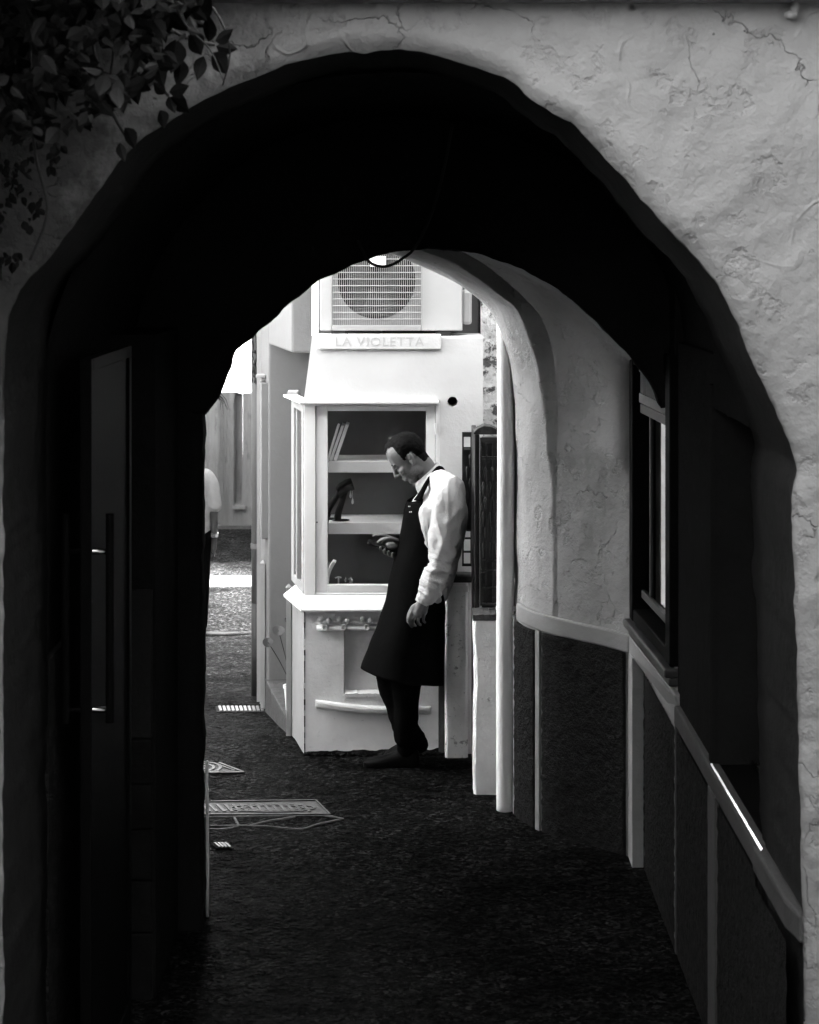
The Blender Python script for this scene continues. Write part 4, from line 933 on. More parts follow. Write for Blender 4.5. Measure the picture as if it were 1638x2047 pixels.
for k in range(1500):  # unseen canopy of leaves added overhead to shade the facade
    a = rnd.uniform(0, 2 * math.pi)
    leaf(Vector((rnd.uniform(-1.6, -.72), rnd.uniform(3.6, 4.6), 3.32 + abs(rnd.gauss(0, .22)))), Vector((math.cos(a), math.sin(a), rnd.uniform(-.5, .3))), rnd.uniform(.07, .11), rnd.uniform(-1, 1))
# sparse hanging strands along the left pier of the arch
for k in range(260):
    y = rnd.uniform(230, 560); x = rnd.uniform(-30, max(5, 150 - .38 * (y - 230)) )
    if nz((x * .02, y * .02, 1)) < -.1: continue
    leaf(P(x, y, 4.7 - rnd.uniform(.0, .08)), Vector((rnd.uniform(-1, 1), rnd.uniform(-.5, .1), -1)), rnd.uniform(.014, .034), rnd.uniform(-1, 1))
lf.build("foliage", M['leaf'], vine, fix=False)
for k in range(26):
    x = rnd.uniform(-250, 330); y = rnd.uniform(-350, -20); pts = [P(x, y, 4.45)]
    for j in range(5): pts.append(pts[-1] + Vector((rnd.uniform(-.03, .08), rnd.uniform(-.05, .05), -rnd.uniform(.04, .10))))
    stm.tube(catmull(pts, 18), [.005 - .0002 * j for j in range(18)], 6)
for pts in ([(300, 30), (370, 75), (430, 90)], [(250, 90), (300, 150), (338, 192)], [(60, 100), (70, 300), (95, 420), (60, 520)], [(180, 60), (210, 190), (250, 270)]):
    stm.tube(catmull([P(x, y, 4.52) for x, y in pts], 20), .004, 6)
stm.build("stem", M['stem'], vine, smooth=True)

# ------------------------------------------------------------------ the lane beyond on the left, the white house, and unseen masses added to shape light
wy = 22.4
t = thing("lane_wall", (PX(450, wy), wy, -.7), "grey weathered wall with an arched niche at the end of the lane", "wall")
mb = MB(); rows = []
def wavy(x): px = CX + F * x / wy; return -.10 * math.exp(-((px - 437) / 16) ** 2) - .05 * math.exp(-((px - 492) / 7) ** 2)
xsw = [PX(300 + 2.0 * i, wy) for i in range(94)] ; ztop = PZ(783, wy)
nich = (PX(469, wy), PX(484, wy)); wh = (PX(494, wy), PX(506, wy))
def top_z(x): px = CX + F * x / wy; return PZ(783 + .00 * px + (8 * ((px - 470) / 35) if px > 470 else 0), wy)
zs_ = [-.72 + .035 * k for k in range(60)]
verts = []; faces = []; idx = {}
for i, x in enumerate(xsw):
    for k, z in enumerate(zs_):
        tz = top_z(x); zz_ = min(z, tz); y = wy + wavy(x) + .01 * fb((x, 0, z), 2)
        if nich[0] < x < nich[1]:
            u = (x - (nich[0] + nich[1]) / 2) / ((nich[1] - nich[0]) / 2); ztop_n = PZ(797, wy) + .07 * math.sqrt(max(0, 1 - u * u))
            if PZ(1010, wy) < z < ztop_n: y += .12
        idx[i, k] = len(verts); verts.append(Vector((x, y, zz_)))
for i in range(len(xsw) - 1):
    for k in range(len(zs_) - 1):
        xm = (xsw[i] + xsw[i + 1]) / 2
        if wh[0] < xm < wh[1] and PZ(905, wy) < zs_[k] < PZ(858, wy): continue
        faces.append((idx[i, k], idx[i + 1, k], idx[i + 1, k + 1], idx[i, k + 1]))
mb.add(verts, faces); mb.build("wall_face", M['far'], t, smooth=True)
mb = MB(); mb.box(-7, xsw[0], wy - .02, wy + .3, -.75, ztop); mb.box(xsw[-1], 2.2, wy - .02, wy + .3, -.75, top_z(xsw[-1]));  mb.build("wall_end", M['far'], t)
mb = MB(); mb.box(nich[0] - .02, nich[1] + .05, wy - .08, wy + .03, PZ(1016, wy), PZ(1010, wy)); mb.build("niche_sill", M['far'], t)
mb = MB(); mb.box(-6.5, -.98, wy - .18, wy - .1, -.75, -.66); mb.build("foot_kerb", M['stone'], t)
mb = MB(); mb.prism([(-9, 25.5, -.8), (-1.2, 31, -.8), (-1.2, 31.5, -.8), (-9, 26, -.8)], (0, 0, 6.5))
tag(mb.build("white_house", M['house']), "bright white house wall rising beyond the lane wall", "house")
mb = MB(); mb.box(-.93, 2.0, 19.2, 23.2, -.75, 5.0)  # added mass out of view, its edge cuts the sun strip
tag(mb.build("neighbour_blocker", M['neigh']), "unseen house mass added to shape the sunlit strip on the lane", "house")
mb = MB(); mb.box(-9, -3.3, 8.8, 22.0, -.75, 4.2)  # added mass out of view, limits the left sky and bounces light
tag(mb.build("lane_blocker", M['house']), "unseen house mass added left of the lane to limit and bounce light", "house")
mb = MB(); mb.box(3.2, 7, 4.67, 18, -.2, 7.5)  # added mass out of view, keeps sun off the bay
tag(mb.build("tall_blocker", M['neigh']), "unseen tall mass added on the right to keep the sun off", "house")
mb = MB(); mb.box(1.7, 5, -2.4, 4.66, 0, 6.5)  # added mass out of view, narrows the sky above the facade
tag(mb.build("street_blocker", M['neigh']), "unseen house mass added right of the street to block sky and sun", "house")
mb = MB(); mb.box(-6, -1.6, -2.4, 4.66, 0, 6.5)  # added mass out of view, closes the sky on the left
tag(mb.build("garden_blocker", M['neigh']), "unseen house mass added left of the street to block sky", "house")
mb = MB(); mb.box(-6, 5, -6, -2.5, 0, 12)  # added mass out of view, tall to darken the passage floor
tag(mb.build("square_blocker", M['neigh']), "unseen house mass added behind the viewer to block low sky", "house")

# ------------------------------------------------------------------ people
YP = 9.46
def ring(c, n_, a, d, m=28, sq=2.0):
    """elliptic ring: n_ = unit vector to the front in the picture plane, a = half depth front to back, d = half width along Y"""
    out = []
    for j in range(m):
        t = 2 * math.pi * j / m; ct, st_ = math.cos(t), math.sin(t)
        e = 2 / sq; cx_ = math.copysign(abs(ct) ** e, ct); sy_ = math.copysign(abs(st_) ** e, st_)
        out.append(c + n_ * (a * cx_) + Vector((0, d * sy_, 0)))
    return out
def stations(lst, Y=YP):
    out = []
    for f, b, d in lst:
        pf, pb = P(f[0], f[1], Y), P(b[0], b[1], Y); n_ = (pf - pb); a = n_.length / 2; n_.normalize(); out.append(((pf + pb) / 2, n_, a, d))
    return out
def interp(sts, k):
    """smoothly interpolated stations"""
    cs = catmull([s[0] for s in sts], (len(sts) - 1) * k + 1); out = []
    L = [0]
    for a, b in zip(sts, sts[1:]): L.append(L[-1] + (b[0] - a[0]).length)
    for i, c in enumerate(cs):
        t = L[-1] * i / (len(cs) - 1); j = 0
        while j < len(L) - 2 and L[j + 1] < t: j += 1
        u = smooth01((t - L[j]) / (L[j + 1] - L[j])) * .5 + .5 * (t - L[j]) / (L[j + 1] - L[j])
        A_, B_ = sts[j], sts[j + 1]; n_ = A_[1].lerp(B_[1], u).normalized()
        out.append((c, n_, A_[2] + (B_[2] - A_[2]) * u, A_[3] + (B_[3] - A_[3]) * u))
    return out
def limb(mb, pts, rs, m=16, yf=1.0):
    """round limb with domed ends"""
    pts = [Vector(p) for p in pts]; n = 8 * (len(pts) - 1) + 1; c = catmull(pts, n); L = [0]
    for a, b in zip(pts, pts[1:]): L.append(L[-1] + (b - a).length)
    rr = []
    for i in range(n):
        t = L[-1] * i / (n - 1); j = 0
        while j < len(L) - 2 and L[j + 1] < t: j += 1
        rr.append(rs[j] + (rs[j + 1] - rs[j]) * (t - L[j]) / (L[j + 1] - L[j]))
    d0 = (c[0] - c[1]).normalized(); d1 = (c[-1] - c[-2]).normalized()
    pre = [(c[0] + d0 * rr[0] * math.sin(a), rr[0] * math.cos(a)) for a in (1.45, 1.0, .5)]
    post = [(c[-1] + d1 * rr[-1] * math.sin(a), rr[-1] * math.cos(a)) for a in (.5, 1.0, 1.45)]
    allp = pre + list(zip(c, rr)) + post
    mb.tube([p for p, r in allp], [r for p, r in allp], m)

man = thing("person", tuple(P(790, 1528, YP) * 1.0), "man in white shirt and long black apron leaning on the pier, reading a phone", "person")
man.location.z = 0; WL[man.name] = Vector(man.location)

# --- head in its own frame: x forward, y to the figure's far side, z up
pit = R(41); hf = Vector((-math.cos(pit), 0, -math.sin(pit))); hu = Vector((-math.sin(pit), 0, math.cos(pit))); hs = Vector((0, 1, 0))
HM = Matrix((hf, hs, hu)).transposed(); HC = P(817, 915, YP)
def hd(x, y, z): return HC + HM @ Vector((x, y, z))
mb = MB()
def he(c, r, rot=None): mb.ell(hd(*c), r, HM @ rot if rot else HM, 20, 14)
he((-.008, 0, .036), (.097, .076, .088)); he((.036, 0, .05), (.050, .062, .066)); he((.034, 0, -.035), (.055, .060, .080)); he((.056, 0, -.096), (.026, .030, .022))
for sgn in (-1, 1):
    he((.012, .046 * sgn, -.068), (.046, .016, .026), Matrix.Rotation(R(-25), 3, 'Y'))
    he((.060, .040 * sgn, -.024), (.024, .020, .017)); he((.080, .024 * sgn, .021), (.012, .024, .008))
    he((.074, .031 * sgn, .001), (.0115, .0135, .0095))
    he((.098, .011 * sgn, -.036), (.011, .007, .008))
    er = Matrix.Rotation(R(-14), 3, 'Y')
    he((-.012, .077 * sgn, -.010), (.017, .006, .031), er); he((-.018, .081 * sgn, -.002), (.013, .006, .024), er); he((-.002, .078 * sgn, -.034), (.009, .007, .010), er)
limb(mb, [hd(.086, 0, .018), hd(.098, 0, -.008), hd(.110, 0, -.030)], [.009, .010, .0125], 12)
he((.086, 0, -.062), (.012, .023, .0075)); he((.084, 0, -.075), (.011, .019, .008)); he((.076, 0, -.068), (.015, .028, .018))
limb(mb, [hd(-.022, 0, -.035), hd(-.03, 0, -.09), P(862, 962, YP), P(872, 985, YP)], [.056, .054, .058, .066], 20)
headm = remesh(mb, .0034, 5, .45)
def bump_in(c, r, amt, dirv):
    c = hd(*c); dv = HM @ Vector(dirv)
    for i, v in enumerate(headm.v):
        q = (v - c).length / r
        if q < 2.2: headm.v[i] = v + dv * (amt * math.exp(-q * q))
for sgn in (-1, 1):
    bump_in((.084, .028 * sgn, .010), .012, .007, (-1, 0, 0)); bump_in((.082, .030 * sgn, -.010), .009, .0035, (-1, 0, 0))
    bump_in((-.006, .083 * sgn, -.006), .010, .006, (0, -sgn, 0))
bump_in((.088, 0, -.0685), .006, .003, (-1, 0, 0)); bump_in((.080, 0, -.086), .010, .004, (-1, 0, 0))

# --- hidden body, arms and hands as one surface with the head
body = MB(); body.add(headm.v, headm.f)
trunk = interp(stations([((842, 985), (882, 952), .07), ((836, 1005), (905, 975), .15), ((824, 1030), (922, 1012), .165), ((818, 1075), (915, 1070), .15), ((806, 1125), (902, 1120), .14), ((792, 1180), (886, 1175), .155), ((790, 1225), (880, 1222), .15)]), 4)
tb = MB(); tb.loft([ring(c, n_, a - .012, d - .012) for c, n_, a, d in trunk])
YL, YR = YP - .19, YP + .17
SL, EL_, WLh = P(900, 992, YL), P(882, 1108, YL - .02), P(845, 1203, YL - .03)
limb(tb, [SL, P(893, 1050, YL), EL_, P(866, 1155, YL - .02), WLh], [.058, .054, .045, .038, .028])
SR, ER, WR = P(884, 985, YR), P(846, 1098, YR - .02), P(806, 1088, YP + .03)
limb(tb, [SR, P(868, 1045, YR), ER, P(826, 1094, YP + .09), WR], [.058, .05, .044, .036, .028])
for (hx_, hy_), (kx, ky), (ax_, ay_), yo in (((838, 1225), (812, 1350), (812, 1468), -.075), ((838, 1225), (786, 1345), (812, 1468), .075)):
    limb(tb, [P(hx_, hy_, YP + yo), P(kx, ky, YP + yo * .8), P(ax_, ay_, YP + yo * .6)], [.078, .05, .02])
# near hand, hanging relaxed with the back of the hand to the camera
yh = YL - .035
def hp(x, y, dy=0): return P(x, y, yh + dy)
hb = MB()
limb(hb, [hp(845, 1201), hp(840, 1212), hp(835, 1224)], [.026, .026, .028], 16); limb(hb, [hp(850, 1208), hp(846, 1222)], [.02, .023], 14)
hb.ell(hp(835, 1219), (.040, .020, .034)); hb.ell(hp(846, 1219), (.022, .018, .028))
fing = [((823, 1223), (818, 1236), (820, 1247), (824, 1253)), ((831, 1227), (826, 1239), (827, 1247), (831, 1251)), ((840, 1228), (836, 1239), (837, 1246), (841, 1249)), ((849, 1225), (847, 1235), (847, 1241), (850, 1244))]
for k, f in enumerate(fing):
    limb(hb, [hp(f[0][0], f[0][1], -.006), hp(f[1][0], f[1][1], -.010), hp(f[2][0], f[2][1], .004), hp(f[3][0], f[3][1], .018)], [.0105, .0095, .0085, .0075] if k < 3 else [.009, .008, .0072, .0065], 10)
limb(hb, [hp(834, 1209, .02), hp(822, 1221, .026), hp(817, 1234, .024), hp(817, 1243, .02)], [.013, .012, .0105, .009], 10)
# far hand under and round the phone
yq = YP + .0
def fp(x, y, dy=0): return P(x, y, yq + dy)
ph_a, ph_b = fp(733, 1083), fp(791, 1104)
limb(hb, [WR, fp(796, 1090, .02), fp(784, 1094, .012)], [.028, .027, .024], 16); hb.ell(fp(784, 1092, .004), (.034, .036, .018), Matrix.Rotation(R(20), 3, 'Y'))
limb(hb, [fp(794, 1081, -.0), fp(780, 1077, -.026), fp(766, 1079, -.03), fp(757, 1084, -.022)], [.014, .012, .0105, .009], 10)
for k, (x, y) in enumerate(((762, 1099), (770, 1104), (778, 1108), (786, 1111))):
    limb(hb, [fp(790 - 2 * k, 1099, .012 + .006 * k), fp(x + 6, y + 2, .004), fp(x, y + 1, -.022), fp(x - 1, y - 5, -.037)], [.0105, .0095, .0085, .0072], 10)
limb(hb, [fp(788, 1078, .03), fp(770, 1071, .02), fp(756, 1070, .016), fp(748, 1071, .014)], [.011, .010, .009, .008], 10)
hbm = remesh(hb, .0032, 3, .4)
body.add(hbm.v, hbm.f); tbm = remesh(tb, .011, 4); body.add(tbm.v, tbm.f)
bod = body.build("body", M['skin'], man, smooth=True, fix=False)

# --- hair: cropped, receding at the temple, grown from the scalp faces of the head
inv = HM.transposed(); loc = [inv @ (v - HC) for v in headm.v]
def hairy(q):
    x, y, z = q.x, abs(q.y), q.z; e = .006 * nz((x * 90, q.y * 90, z * 90), 1) + .006 * nz((x * 40, q.y * 40, z * 40), 1, 4)
    if x > .024:
        lim = .092 - .010 * (y / .05) ** 2 if y < .045 else .20
        if y > .03: lim = .100
        return z + e > lim + .1 * (x - .024)
    if x > .006: return z + e > .006 and (y > .03 or z > .03)
    if x > -.030: return z + e > .020
    return z + e > .020 - .085 * smooth01((-.030 - x) / .022) and z > -.072
sel = [hairy(q) for q in loc]
depth = [0.0] * len(loc)
fs_ = [f for f in headm.f if all(sel[i] for i in f)]
used = sorted({i for f in fs_ for i in f}); mp_ = {g: k for k, g in enumerate(used)}
ecount = {}
for f in fs_:
    for a, b in zip(f, f[1:] + f[:1]): ecount[frozenset((a, b))] = ecount.get(frozenset((a, b)), 0) + 1
rim = {i for e_, c_ in ecount.items() if c_ == 1 for i in e_}
rimp = [headm.v[i] for i in rim]
hv = []
for i in used:
    dmin = min((headm.v[i] - p).length for p in rimp); q = loc[i]
    t_ = .0012 + .0085 * smooth01(dmin / .028) * (1 if q.z > .06 else .75) + .003 * smooth01((q.x - .01) / .03) * smooth01((q.z - .09) / .02)
    hv.append(headm.v[i] + headm.n[i] * (t_ + .0012 * nz((q.x * 120, q.y * 120, q.z * 120), 1)))
mb = MB(); mb.add(hv, [tuple(mp_[i] for i in f) for f in fs_]); hr_ = mb.build("hair", M['hair'], man, smooth=True, fix=False)
for sgn in (-1, 1):
    mb = MB(); limb(mb, [hd(.088, .012 * sgn, .024), hd(.087, .028 * sgn, .028), hd(.074, .046 * sgn, .022)], [.003, .0046, .0022], 8)
    mb.build("eyebrow", M['hair'], man, smooth=True)
mb = MB()
for sgn in (-1, 1):
    mb = MB(); limb(mb, [hd(.0865, .020 * sgn, -.001), hd(.0855, .031 * sgn, -.0035), hd(.077, .043 * sgn, -.001)], [.0016, .003, .0016], 8)  # dark lash line also standing in for eye socket shade
    mb.build("eyelash_shade", M['hair'], man, smooth=True)
def bearded(q):
    x, y, z = q.x, abs(q.y), q.z; e = .006 * nz((x * 60, q.y * 60, z * 60), 1)
    return z + e < -.040 - .3 * max(0, .03 - x) and z > -.125 and x > -.004 and not (x > .078 and y < .022 and -.084 < z < -.058) and not (x > .085 and z > -.055 and y < .02)
fs_ = [f for f in headm.f if all(bearded(loc[i]) for i in f)]; used = sorted({i for f in fs_ for i in f}); mp_ = {g: k for k, g in enumerate(used)}
mb = MB(); mb.add([headm.v[i] + headm.n[i] * .0007 for i in used], [tuple(mp_[i] for i in f) for f in fs_]); mb.build("stubble", M['stubble'], man, smooth=True, fix=False)

# --- shirt
tor = interp(stations([((838, 984), (884, 946), .082), ((826, 1000), (906, 962), .15), ((817, 1020), (924, 985), .20), ((814, 1045), (933, 1020), .20), ((810, 1080), (930, 1065), .185), ((800, 1120), (920, 1105), .175), ((790, 1160), (912, 1145), .172), ((782, 1200), (898, 1190), .172)]), 5)
sb = MB(); sb.loft([ring(c, n_, a, d, 32) for c, n_, a, d in tor])
limb(sb, [P(868, 966, YP - .02), P(886, 972, YP - .10), P(899, 984, YP - .16)], [.062, .070, .078], 24); limb(sb, [P(868, 966, YP + .02), P(880, 972, YP + .12)], [.062, .07], 20)
limb(sb, [P(893, 985, YP - .14), P(899, 1000, YL), P(893, 1050, YL - .005), P(881, 1108, YL - .02), P(872, 1145, YL - .02), P(862, 1172, YL - .025), P(851, 1192, YL - .03)], [.078, .079, .073, .062, .056, .051, .042], 24)
limb(sb, [P(880, 985, YP + .12), SR, P(870, 1045, YR - .01), ER, P(830, 1096, YP + .10), P(812, 1090, YP + .045)], [.08, .078, .07, .06, .05, .042], 24)
shm = remesh(sb, .0058, 8)
for i, v in enumerate(shm.v):
    n_ = shm.n[i]
    ridge = lambda a, p_: (1 - abs(nz(a, 1, p_)) * 2.2)
    wr = .005 * nz((v.x * 14 + v.z * 4, v.y * 6, v.z * 9), 1, 2) + .0045 * ridge((v.x * 15 - v.z * 8, v.y * 6, v.z * 7 + v.x * 6), 5)
    if v.y < YP - .08:                                     # the near sleeve: creases gather at the elbow and above the cuff
        w_el = math.exp(-((v.z - PZ(1118, YL)) / .075) ** 2); w_cf = math.exp(-((v.z - PZ(1172, YL)) / .045) ** 2)
        a = (v.z * 1.0 + v.x * .45, v.x - v.z * .5)
        wr += (w_el + w_cf) * (.0075 * ridge((a[0] * 20, v.y * 5, a[1] * 6), 11) + .004 * ridge((a[0] * 42, v.y * 7, a[1] * 9), 3) - .006)
        wr += (1 - w_el) * .006 * ridge((v.x * 22 + v.z * 3.0, v.y * 6, v.z * 3.2), 8)
    shm.v[i] = v + n_ * (wr * 1.45)
sob = shm.build("shirt", M['shirt'], man, smooth=True, fix=False)
cu = MB()
def cuff(mb, a, b, r0, r1, yf=1.0):
    d = (b - a).normalized(); u = d.cross(Vector((0, 1, 0))).normalized(); vv = u.cross(d)
    rg = lambda c, r: [c + (u * math.cos(t) + vv * (math.sin(t) * yf)) * r for t in (2 * math.pi * j / 24 for j in range(24))]
    mb.loft([rg(a, r0 * .9), rg(a, r0), rg(b, r1), rg(b, r1 - .004), rg(a + d * .01, r0 - .006)], cap=False)
cuff(cu, P(853, 1187, YL - .03), P(843, 1206, YL - .033), .043, .036, .9); cu.build("cuff", M['shirt'], sob, smooth=False, bevel=.001)
cu = MB(); cuff(cu, P(824, 1093, YP + .085), P(807, 1088, YP + .035), .042, .036, .9); cu.build("cuff", M['shirt'], sob, bevel=.001)
co = MB()
top = stations([((829, 966), (875, 924), .062)])[0]; bot = stations([((839, 985), (889, 943), .078)])[0]; mid = stations([((833, 978), (884, 932), .073)])[0]
def cring(s_, o=0): return [s_[0] + s_[1] * ((s_[2] + o) * math.cos(t)) + Vector((0, (s_[3] + o) * math.sin(t), 0)) for t in (2 * math.pi * (j + .5) / 40 for j in range(40))]
r_t, r_m, r_b = cring(top), cring(mid, .003), cring(bot, .004)
for rg in (r_b,):
    for j in (0, 1, 38, 39): rg[j] = rg[j] + Vector((.012, (-.012 if j > 20 else .012), -.022 if j in (1, 38) else -.030))
inn = cring(top, -.006)
co.loft([[p + Vector((0, 0, -.01)) for p in cring(mid, -.004)], inn, r_t, r_m, r_b, [p - Vector((0, 0, .002)) for p in cring(bot, -.002)]], cap=False); co.build("collar", M['shirt'], sob, smooth=False)

# --- trousers and shoes
tr = MB()
for (kx, ky), (ax_, ay_), yo, rr in (((815, 1348), (811, 1456), -.07, [.095, .082, .062, .064]), ((784, 1342), (811, 1452), .07, [.09, .080, .058, .060])):
    limb(tr, [P(838, 1225, YP + yo), P(kx, ky, YP + yo * .8), P((kx + ax_) / 2 - (0 if yo < 0 else 3), 1410, YP + yo * .65), P(ax_, ay_ + 14, YP + yo * .6 + (.035 if yo < 0 else .03))], rr, 20)
tr.ell(P(838, 1215, YP), (.115, .16, .12)); trm = remesh(tr, .009, 5)
for i, v in enumerate(trm.v): trm.v[i] = v + trm.n[i] * (.004 * nz((v.x * 20, v.y * 10, v.z * 26), 1))
trm.build("trousers", M['trouser'], man, smooth=True, fix=False)
def shoe(heel, toe, y, lift):
    mb = MB(); h = P(heel[0], heel[1], y); t_ = P(toe[0], toe[1], y); h.z = lift; t_.z = .0; d = t_ - h; L_ = d.length; d.normalize(); u = Vector((-d.z, 0, d.x)); u = u if u.z > 0 else -u
    rows = []
    for s_, top_, w_ in ((0, .070, .024), (.04, .088, .034), (.15, .10, .038), (.30, .098, .038), (.42, .075, .040), (.6, .056, .047), (.78, .046, .049), (.92, .036, .040), (.985, .024, .024), (1, .016, .012)):
        c = h + d * (L_ * s_); rows.append([c + Vector((0, w_ * math.copysign(abs(math.cos(a)) ** .7, math.cos(a)), 0)) + u * (max(0, math.sin(a)) * (top_ - .022) + .022 if math.sin(a) > -.3 else 0) for a in (2 * math.pi * j / 20 for j in range(20))])
    mb.loft(rows); return mb.build("shoe", M['shoe'], man, smooth=True, bevel=.003)
shoe((838, 1526), (727, 1526), YP + .05, .0)
shoe((856, 1500), (768, 1526), YP + .16, .075)
mb = MB()
limb(mb, [P(812, 1452, YP - .02), P(812, 1500, YP + .05)], [.052, .046], 16); limb(mb, [P(815, 1450, YP + .05), P(840, 1488, YP + .16)], [.05, .044], 16); mb.build("sock", M['trouser'], man, smooth=True)

# --- apron: bib over the chest, skirt wrapped round the legs, neck strap
ap = MB()
bst = interp(stations([((822, 999), (906, 966), .135), ((815, 1022), (924, 990), .17), ((812, 1045), (930, 1020), .175), ((806, 1080), (928, 1065), .17), ((793, 1120), (918, 1108), .172), ((783, 1160), (908, 1148), .176), ((776, 1200), (897, 1190), .182), ((760, 1245), (891, 1235), .195), ((743, 1292), (890, 1288), .205), ((727, 1334), (888, 1361), .215)]), 4)
edge = [(848, 994), (843, 1015), (844, 1040), (852, 1072), (862, 1110), (868, 1150), (884, 1185), (889, 1230), (889, 1290), (886, 1360)]
ed = catmull([P(x, y, YP) for x, y in edge], len(bst)); rows = []
for i, (c, n_, a, d) in enumerate(bst):
    t = i / (len(bst) - 1); o = .010 - .006 * t + .010 * smooth01((.45 - t) / .3)
    pos = (ed[i] - c).dot(n_) / (a + o); th = math.acos(max(-.97, min(.97, pos))) if i < len(bst) * .66 else 2.75
    m2 = 56; row = []
    for j in range(m2 + 1):
        q = -th + 2 * th * j / m2
        p = c + n_ * ((a + o) * math.cos(q)) + Vector((0, (d + o) * math.sin(q), 0))
        fold = .010 * t * math.sin(q * 5 + 2 * t) + .006 * nz((q * 2, t * 6, 0), 1); p += n_ * (fold * math.cos(q)) + Vector((0, fold * math.sin(q), 0)); row.append(p)
    rows.append(row)
rows_ap = rows
ap.grid(rows); apo = ap.build("apron", M['apron'], man, smooth=True, fix=False); m_ = apo.modifiers.new("s", 'SOLIDIFY'); m_.thickness = .003; m_.offset = 0
for sgn, yy in ((-1, YP - .085), (1, YP + .085)):
    mb = MB(); rows = []
    pl_ = catmull([P(842, 1004, YP + sgn * .150), P(850, 982, YP + sgn * .130), P(864, 957, YP + sgn * .100), P(880, 938, YP + sgn * .070), P(889, 940, YP + sgn * .02)], 16)
    pr_ = catmull([P(828, 1000, YP + sgn * .115), P(839, 985, YP + sgn * .105), P(855, 958, YP + sgn * .090), P(874, 934, YP + sgn * .062), P(884, 934, YP + sgn * .02)], 16)
    for a, b in zip(pl_, pr_): rows.append([a, (a + b) / 2 + Vector((-.004, sgn * .006, .006)), b])
    mb.grid(rows); st_o = mb.build("strap", M['apron'], apo, smooth=True); m_ = st_o.modifiers.new("s", 'SOLIDIFY'); m_.thickness = .008; m_.offset = 0
mb = MB()
def bibpt(px_, py_, off=.004):
    """point of the bib surface (near side) that lies at this picture column and row"""
    best = None
    for r_ in rows_ap:
        for p in r_:
            if p.y < YP:
                d_ = (CX + F * p.x / p.y - px_) ** 2 + (CY + F * (H - p.z) / p.y - py_) ** 2
                if best is None or d_ < best[0]: best = (d_, p)
    return best[1]
for (x, y, w_) in ((819, 1015, 1.5), (822, 1016, 1.2), (824, 1017.5, 1.5), (820, 1021, 1.6), (823.5, 1022, 1.4)):
    p = bibpt(x, y); n_ = Vector((-.6, -.8, 0)); t_ = Vector((.8, -.6, 0))
    mb.add([p + n_ * .006 - t_ * .002 * w_ + Vector((0, 0, -.002)), p + n_ * .006 + t_ * .002 * w_ + Vector((0, 0, -.002)), p + n_ * .006 + t_ * .002 * w_ + Vector((0, 0, .0025)), p + n_ * .006 - t_ * .002 * w_ + Vector((0, 0, .0025))], [(0, 1, 2, 3)])
mb.build("embroidery", M['paper'], apo, fix=False)
# phone
d = (ph_b - ph_a).normalized(); u = Vector((-d.z, 0, d.x)); u = u if u.z > 0 else -u; c = (ph_a + ph_b) / 2 + u * .004
u = (u + Vector((0, -.12, 0))).normalized(); sd_ = d.cross(u)
mb = MB(); L2, W2, T2 = .074, .036, .0045
out = []
for k in range(4):
    cx_, cy_ = ((1, 1), (-1, 1), (-1, -1), (1, -1))[k]
    for j in range(5):
        a = math.pi / 2 * (k + j / 4); out.append(((L2 - .009) * cx_ + .009 * math.cos(a), (W2 - .009) * cy_ + .009 * math.sin(a)))
mb.loft([[c + d * a * f + sd_ * b * f + u * h_ for a, b in out] for f, h_ in ((.97, -T2), (1, -T2 + .0015), (1, T2 - .0015), (.97, T2))])
tag(mb.build("phone", M['phone'], smooth=False), "black smartphone held flat in the leaning man's hand", "phone")

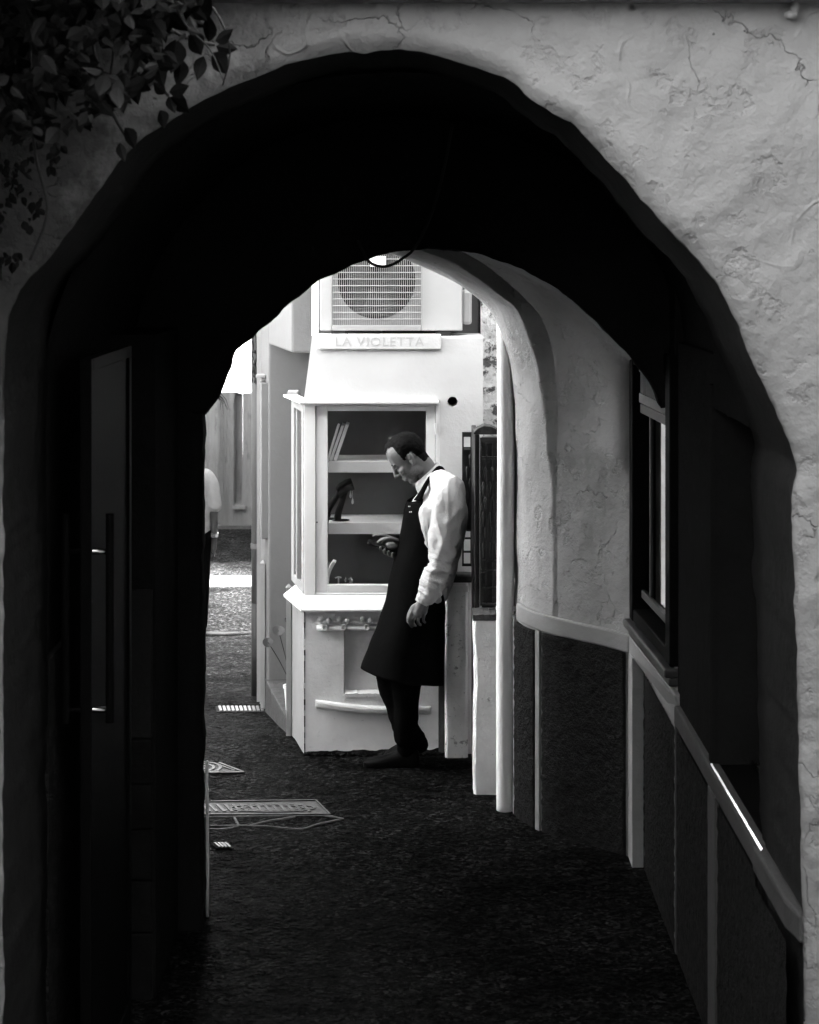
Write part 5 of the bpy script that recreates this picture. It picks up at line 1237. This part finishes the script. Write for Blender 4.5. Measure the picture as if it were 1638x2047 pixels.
# man walking away down the lane, mostly hidden by the passage wall
YF = 16.3; fm = thing("person", (PX(380, YF), YF, -.7), "man in pale short sleeved shirt with a wristwatch, half hidden walking down the lane", "person")
def Q(x, z, y=0): return Vector((fm.location.x + x, YF + y, -.7 + z))
WL[fm.name] = Vector(fm.location)
tb = MB()
tb.loft([[Q(a * math.cos(t), z, d_ * math.sin(t)) for t in (2 * math.pi * j / 20 for j in range(20))] for z, a, d_ in ((.82, .15, .11), (.95, .155, .11), (1.1, .15, .10), (1.25, .175, .11), (1.36, .165, .10), (1.42, .09, .07))])
limb(tb, [Q(0, 1.40), Q(.0, 1.50, .01)], [.055, .052]); tb.ell(Q(0, 1.60, .01), (.076, .095, .115)); tb.ell(Q(0, 1.585, .105), (.012, .02, .016)); tb.ell(Q(0, 1.53, .075), (.03, .03, .03))
for sg in (-1, 1):
    tb.ell(Q(.076 * sg, 1.585, 0), (.008, .014, .03)); 
    limb(tb, [Q(.165 * sg, 1.335), Q(.205 * sg, 1.1, -.01), Q(.212 * sg, .86, .02), Q(.208 * sg, .80, .03)], [.055, .047, .032, .026], 14)
    limb(tb, [Q(.207 * sg, .79, .03), Q(.2 * sg, .72, .04)], [.03, .033], 12)
    for f in range(4): limb(tb, [Q(.205 * sg, .72, .012 + .018 * f), Q(.208 * sg, .67, .014 + .018 * f), Q(.198 * sg, .635, .018 + .017 * f)], [.011, .010, .008], 8)
    limb(tb, [Q(.195 * sg, .77, .055), Q(.178 * sg, .73, .075), Q(.172 * sg, .69, .075)], [.013, .011, .009], 8)
    limb(tb, [Q(.085 * sg, .9), Q(.09 * sg, .48, .02 * sg), Q(.09 * sg, .08, -.05 * sg)], [.085, .055, .04], 14)
remesh(tb, .0085, 4).build("body", M['tan'], fm, smooth=True, fix=False)
mb = MB(); mb.loft([[Q(a * math.cos(t), z, d_ * math.sin(t)) for t in (2 * math.pi * j / 24 for j in range(24))] for z, a, d_ in ((.86, .185, .14), (1.0, .185, .14), (1.15, .185, .135), (1.28, .2, .14), (1.37, .175, .12), (1.43, .10, .085))])
for sg in (-1, 1): limb(mb, [Q(.14 * sg, 1.35), Q(.185 * sg, 1.27), Q(.215 * sg, 1.10, -.01)], [.075, .074, .066], 16)
tm = remesh(mb, .010, 4)
for i, v in enumerate(tm.v): tm.v[i] = v + tm.n[i] * .006 * nz((v.x * 16, v.y * 16, v.z * 12), 1)
tm.build("t_shirt", M['tee'], fm, smooth=True, fix=False)
mb = MB(); mb.ell(Q(0, .87), (.17, .13, .12))
for sg in (-1, 1): limb(mb, [Q(.09 * sg, .85), Q(.095 * sg, .48, .02 * sg), Q(.095 * sg, .06, -.05 * sg)], [.105, .08, .065], 16)
remesh(mb, .011, 4).build("trousers", M['trouser'], fm, smooth=True, fix=False)
for sg in (-1, 1):
    mb = MB(); mb.ell(Q(.095 * sg, .045, .03 - .05 * sg), (.05, .13, .05)); mb.build("shoe", M['shoe'], fm, smooth=True)
mb = MB(); mb.ell(Q(0, 1.63, -.01), (.084, .1, .1)); mb.build("hair", M['hair'], fm, smooth=True)
mb = MB(); cuff(mb, Q(.212, .86, .02), Q(.21, .825, .025), .037, .036); mb.box(fm.location.x + .17, fm.location.x + .225, YF - .03, YF - .012, -.7 + .825, -.7 + .86); mb.build("watch", M['metal'], fm)
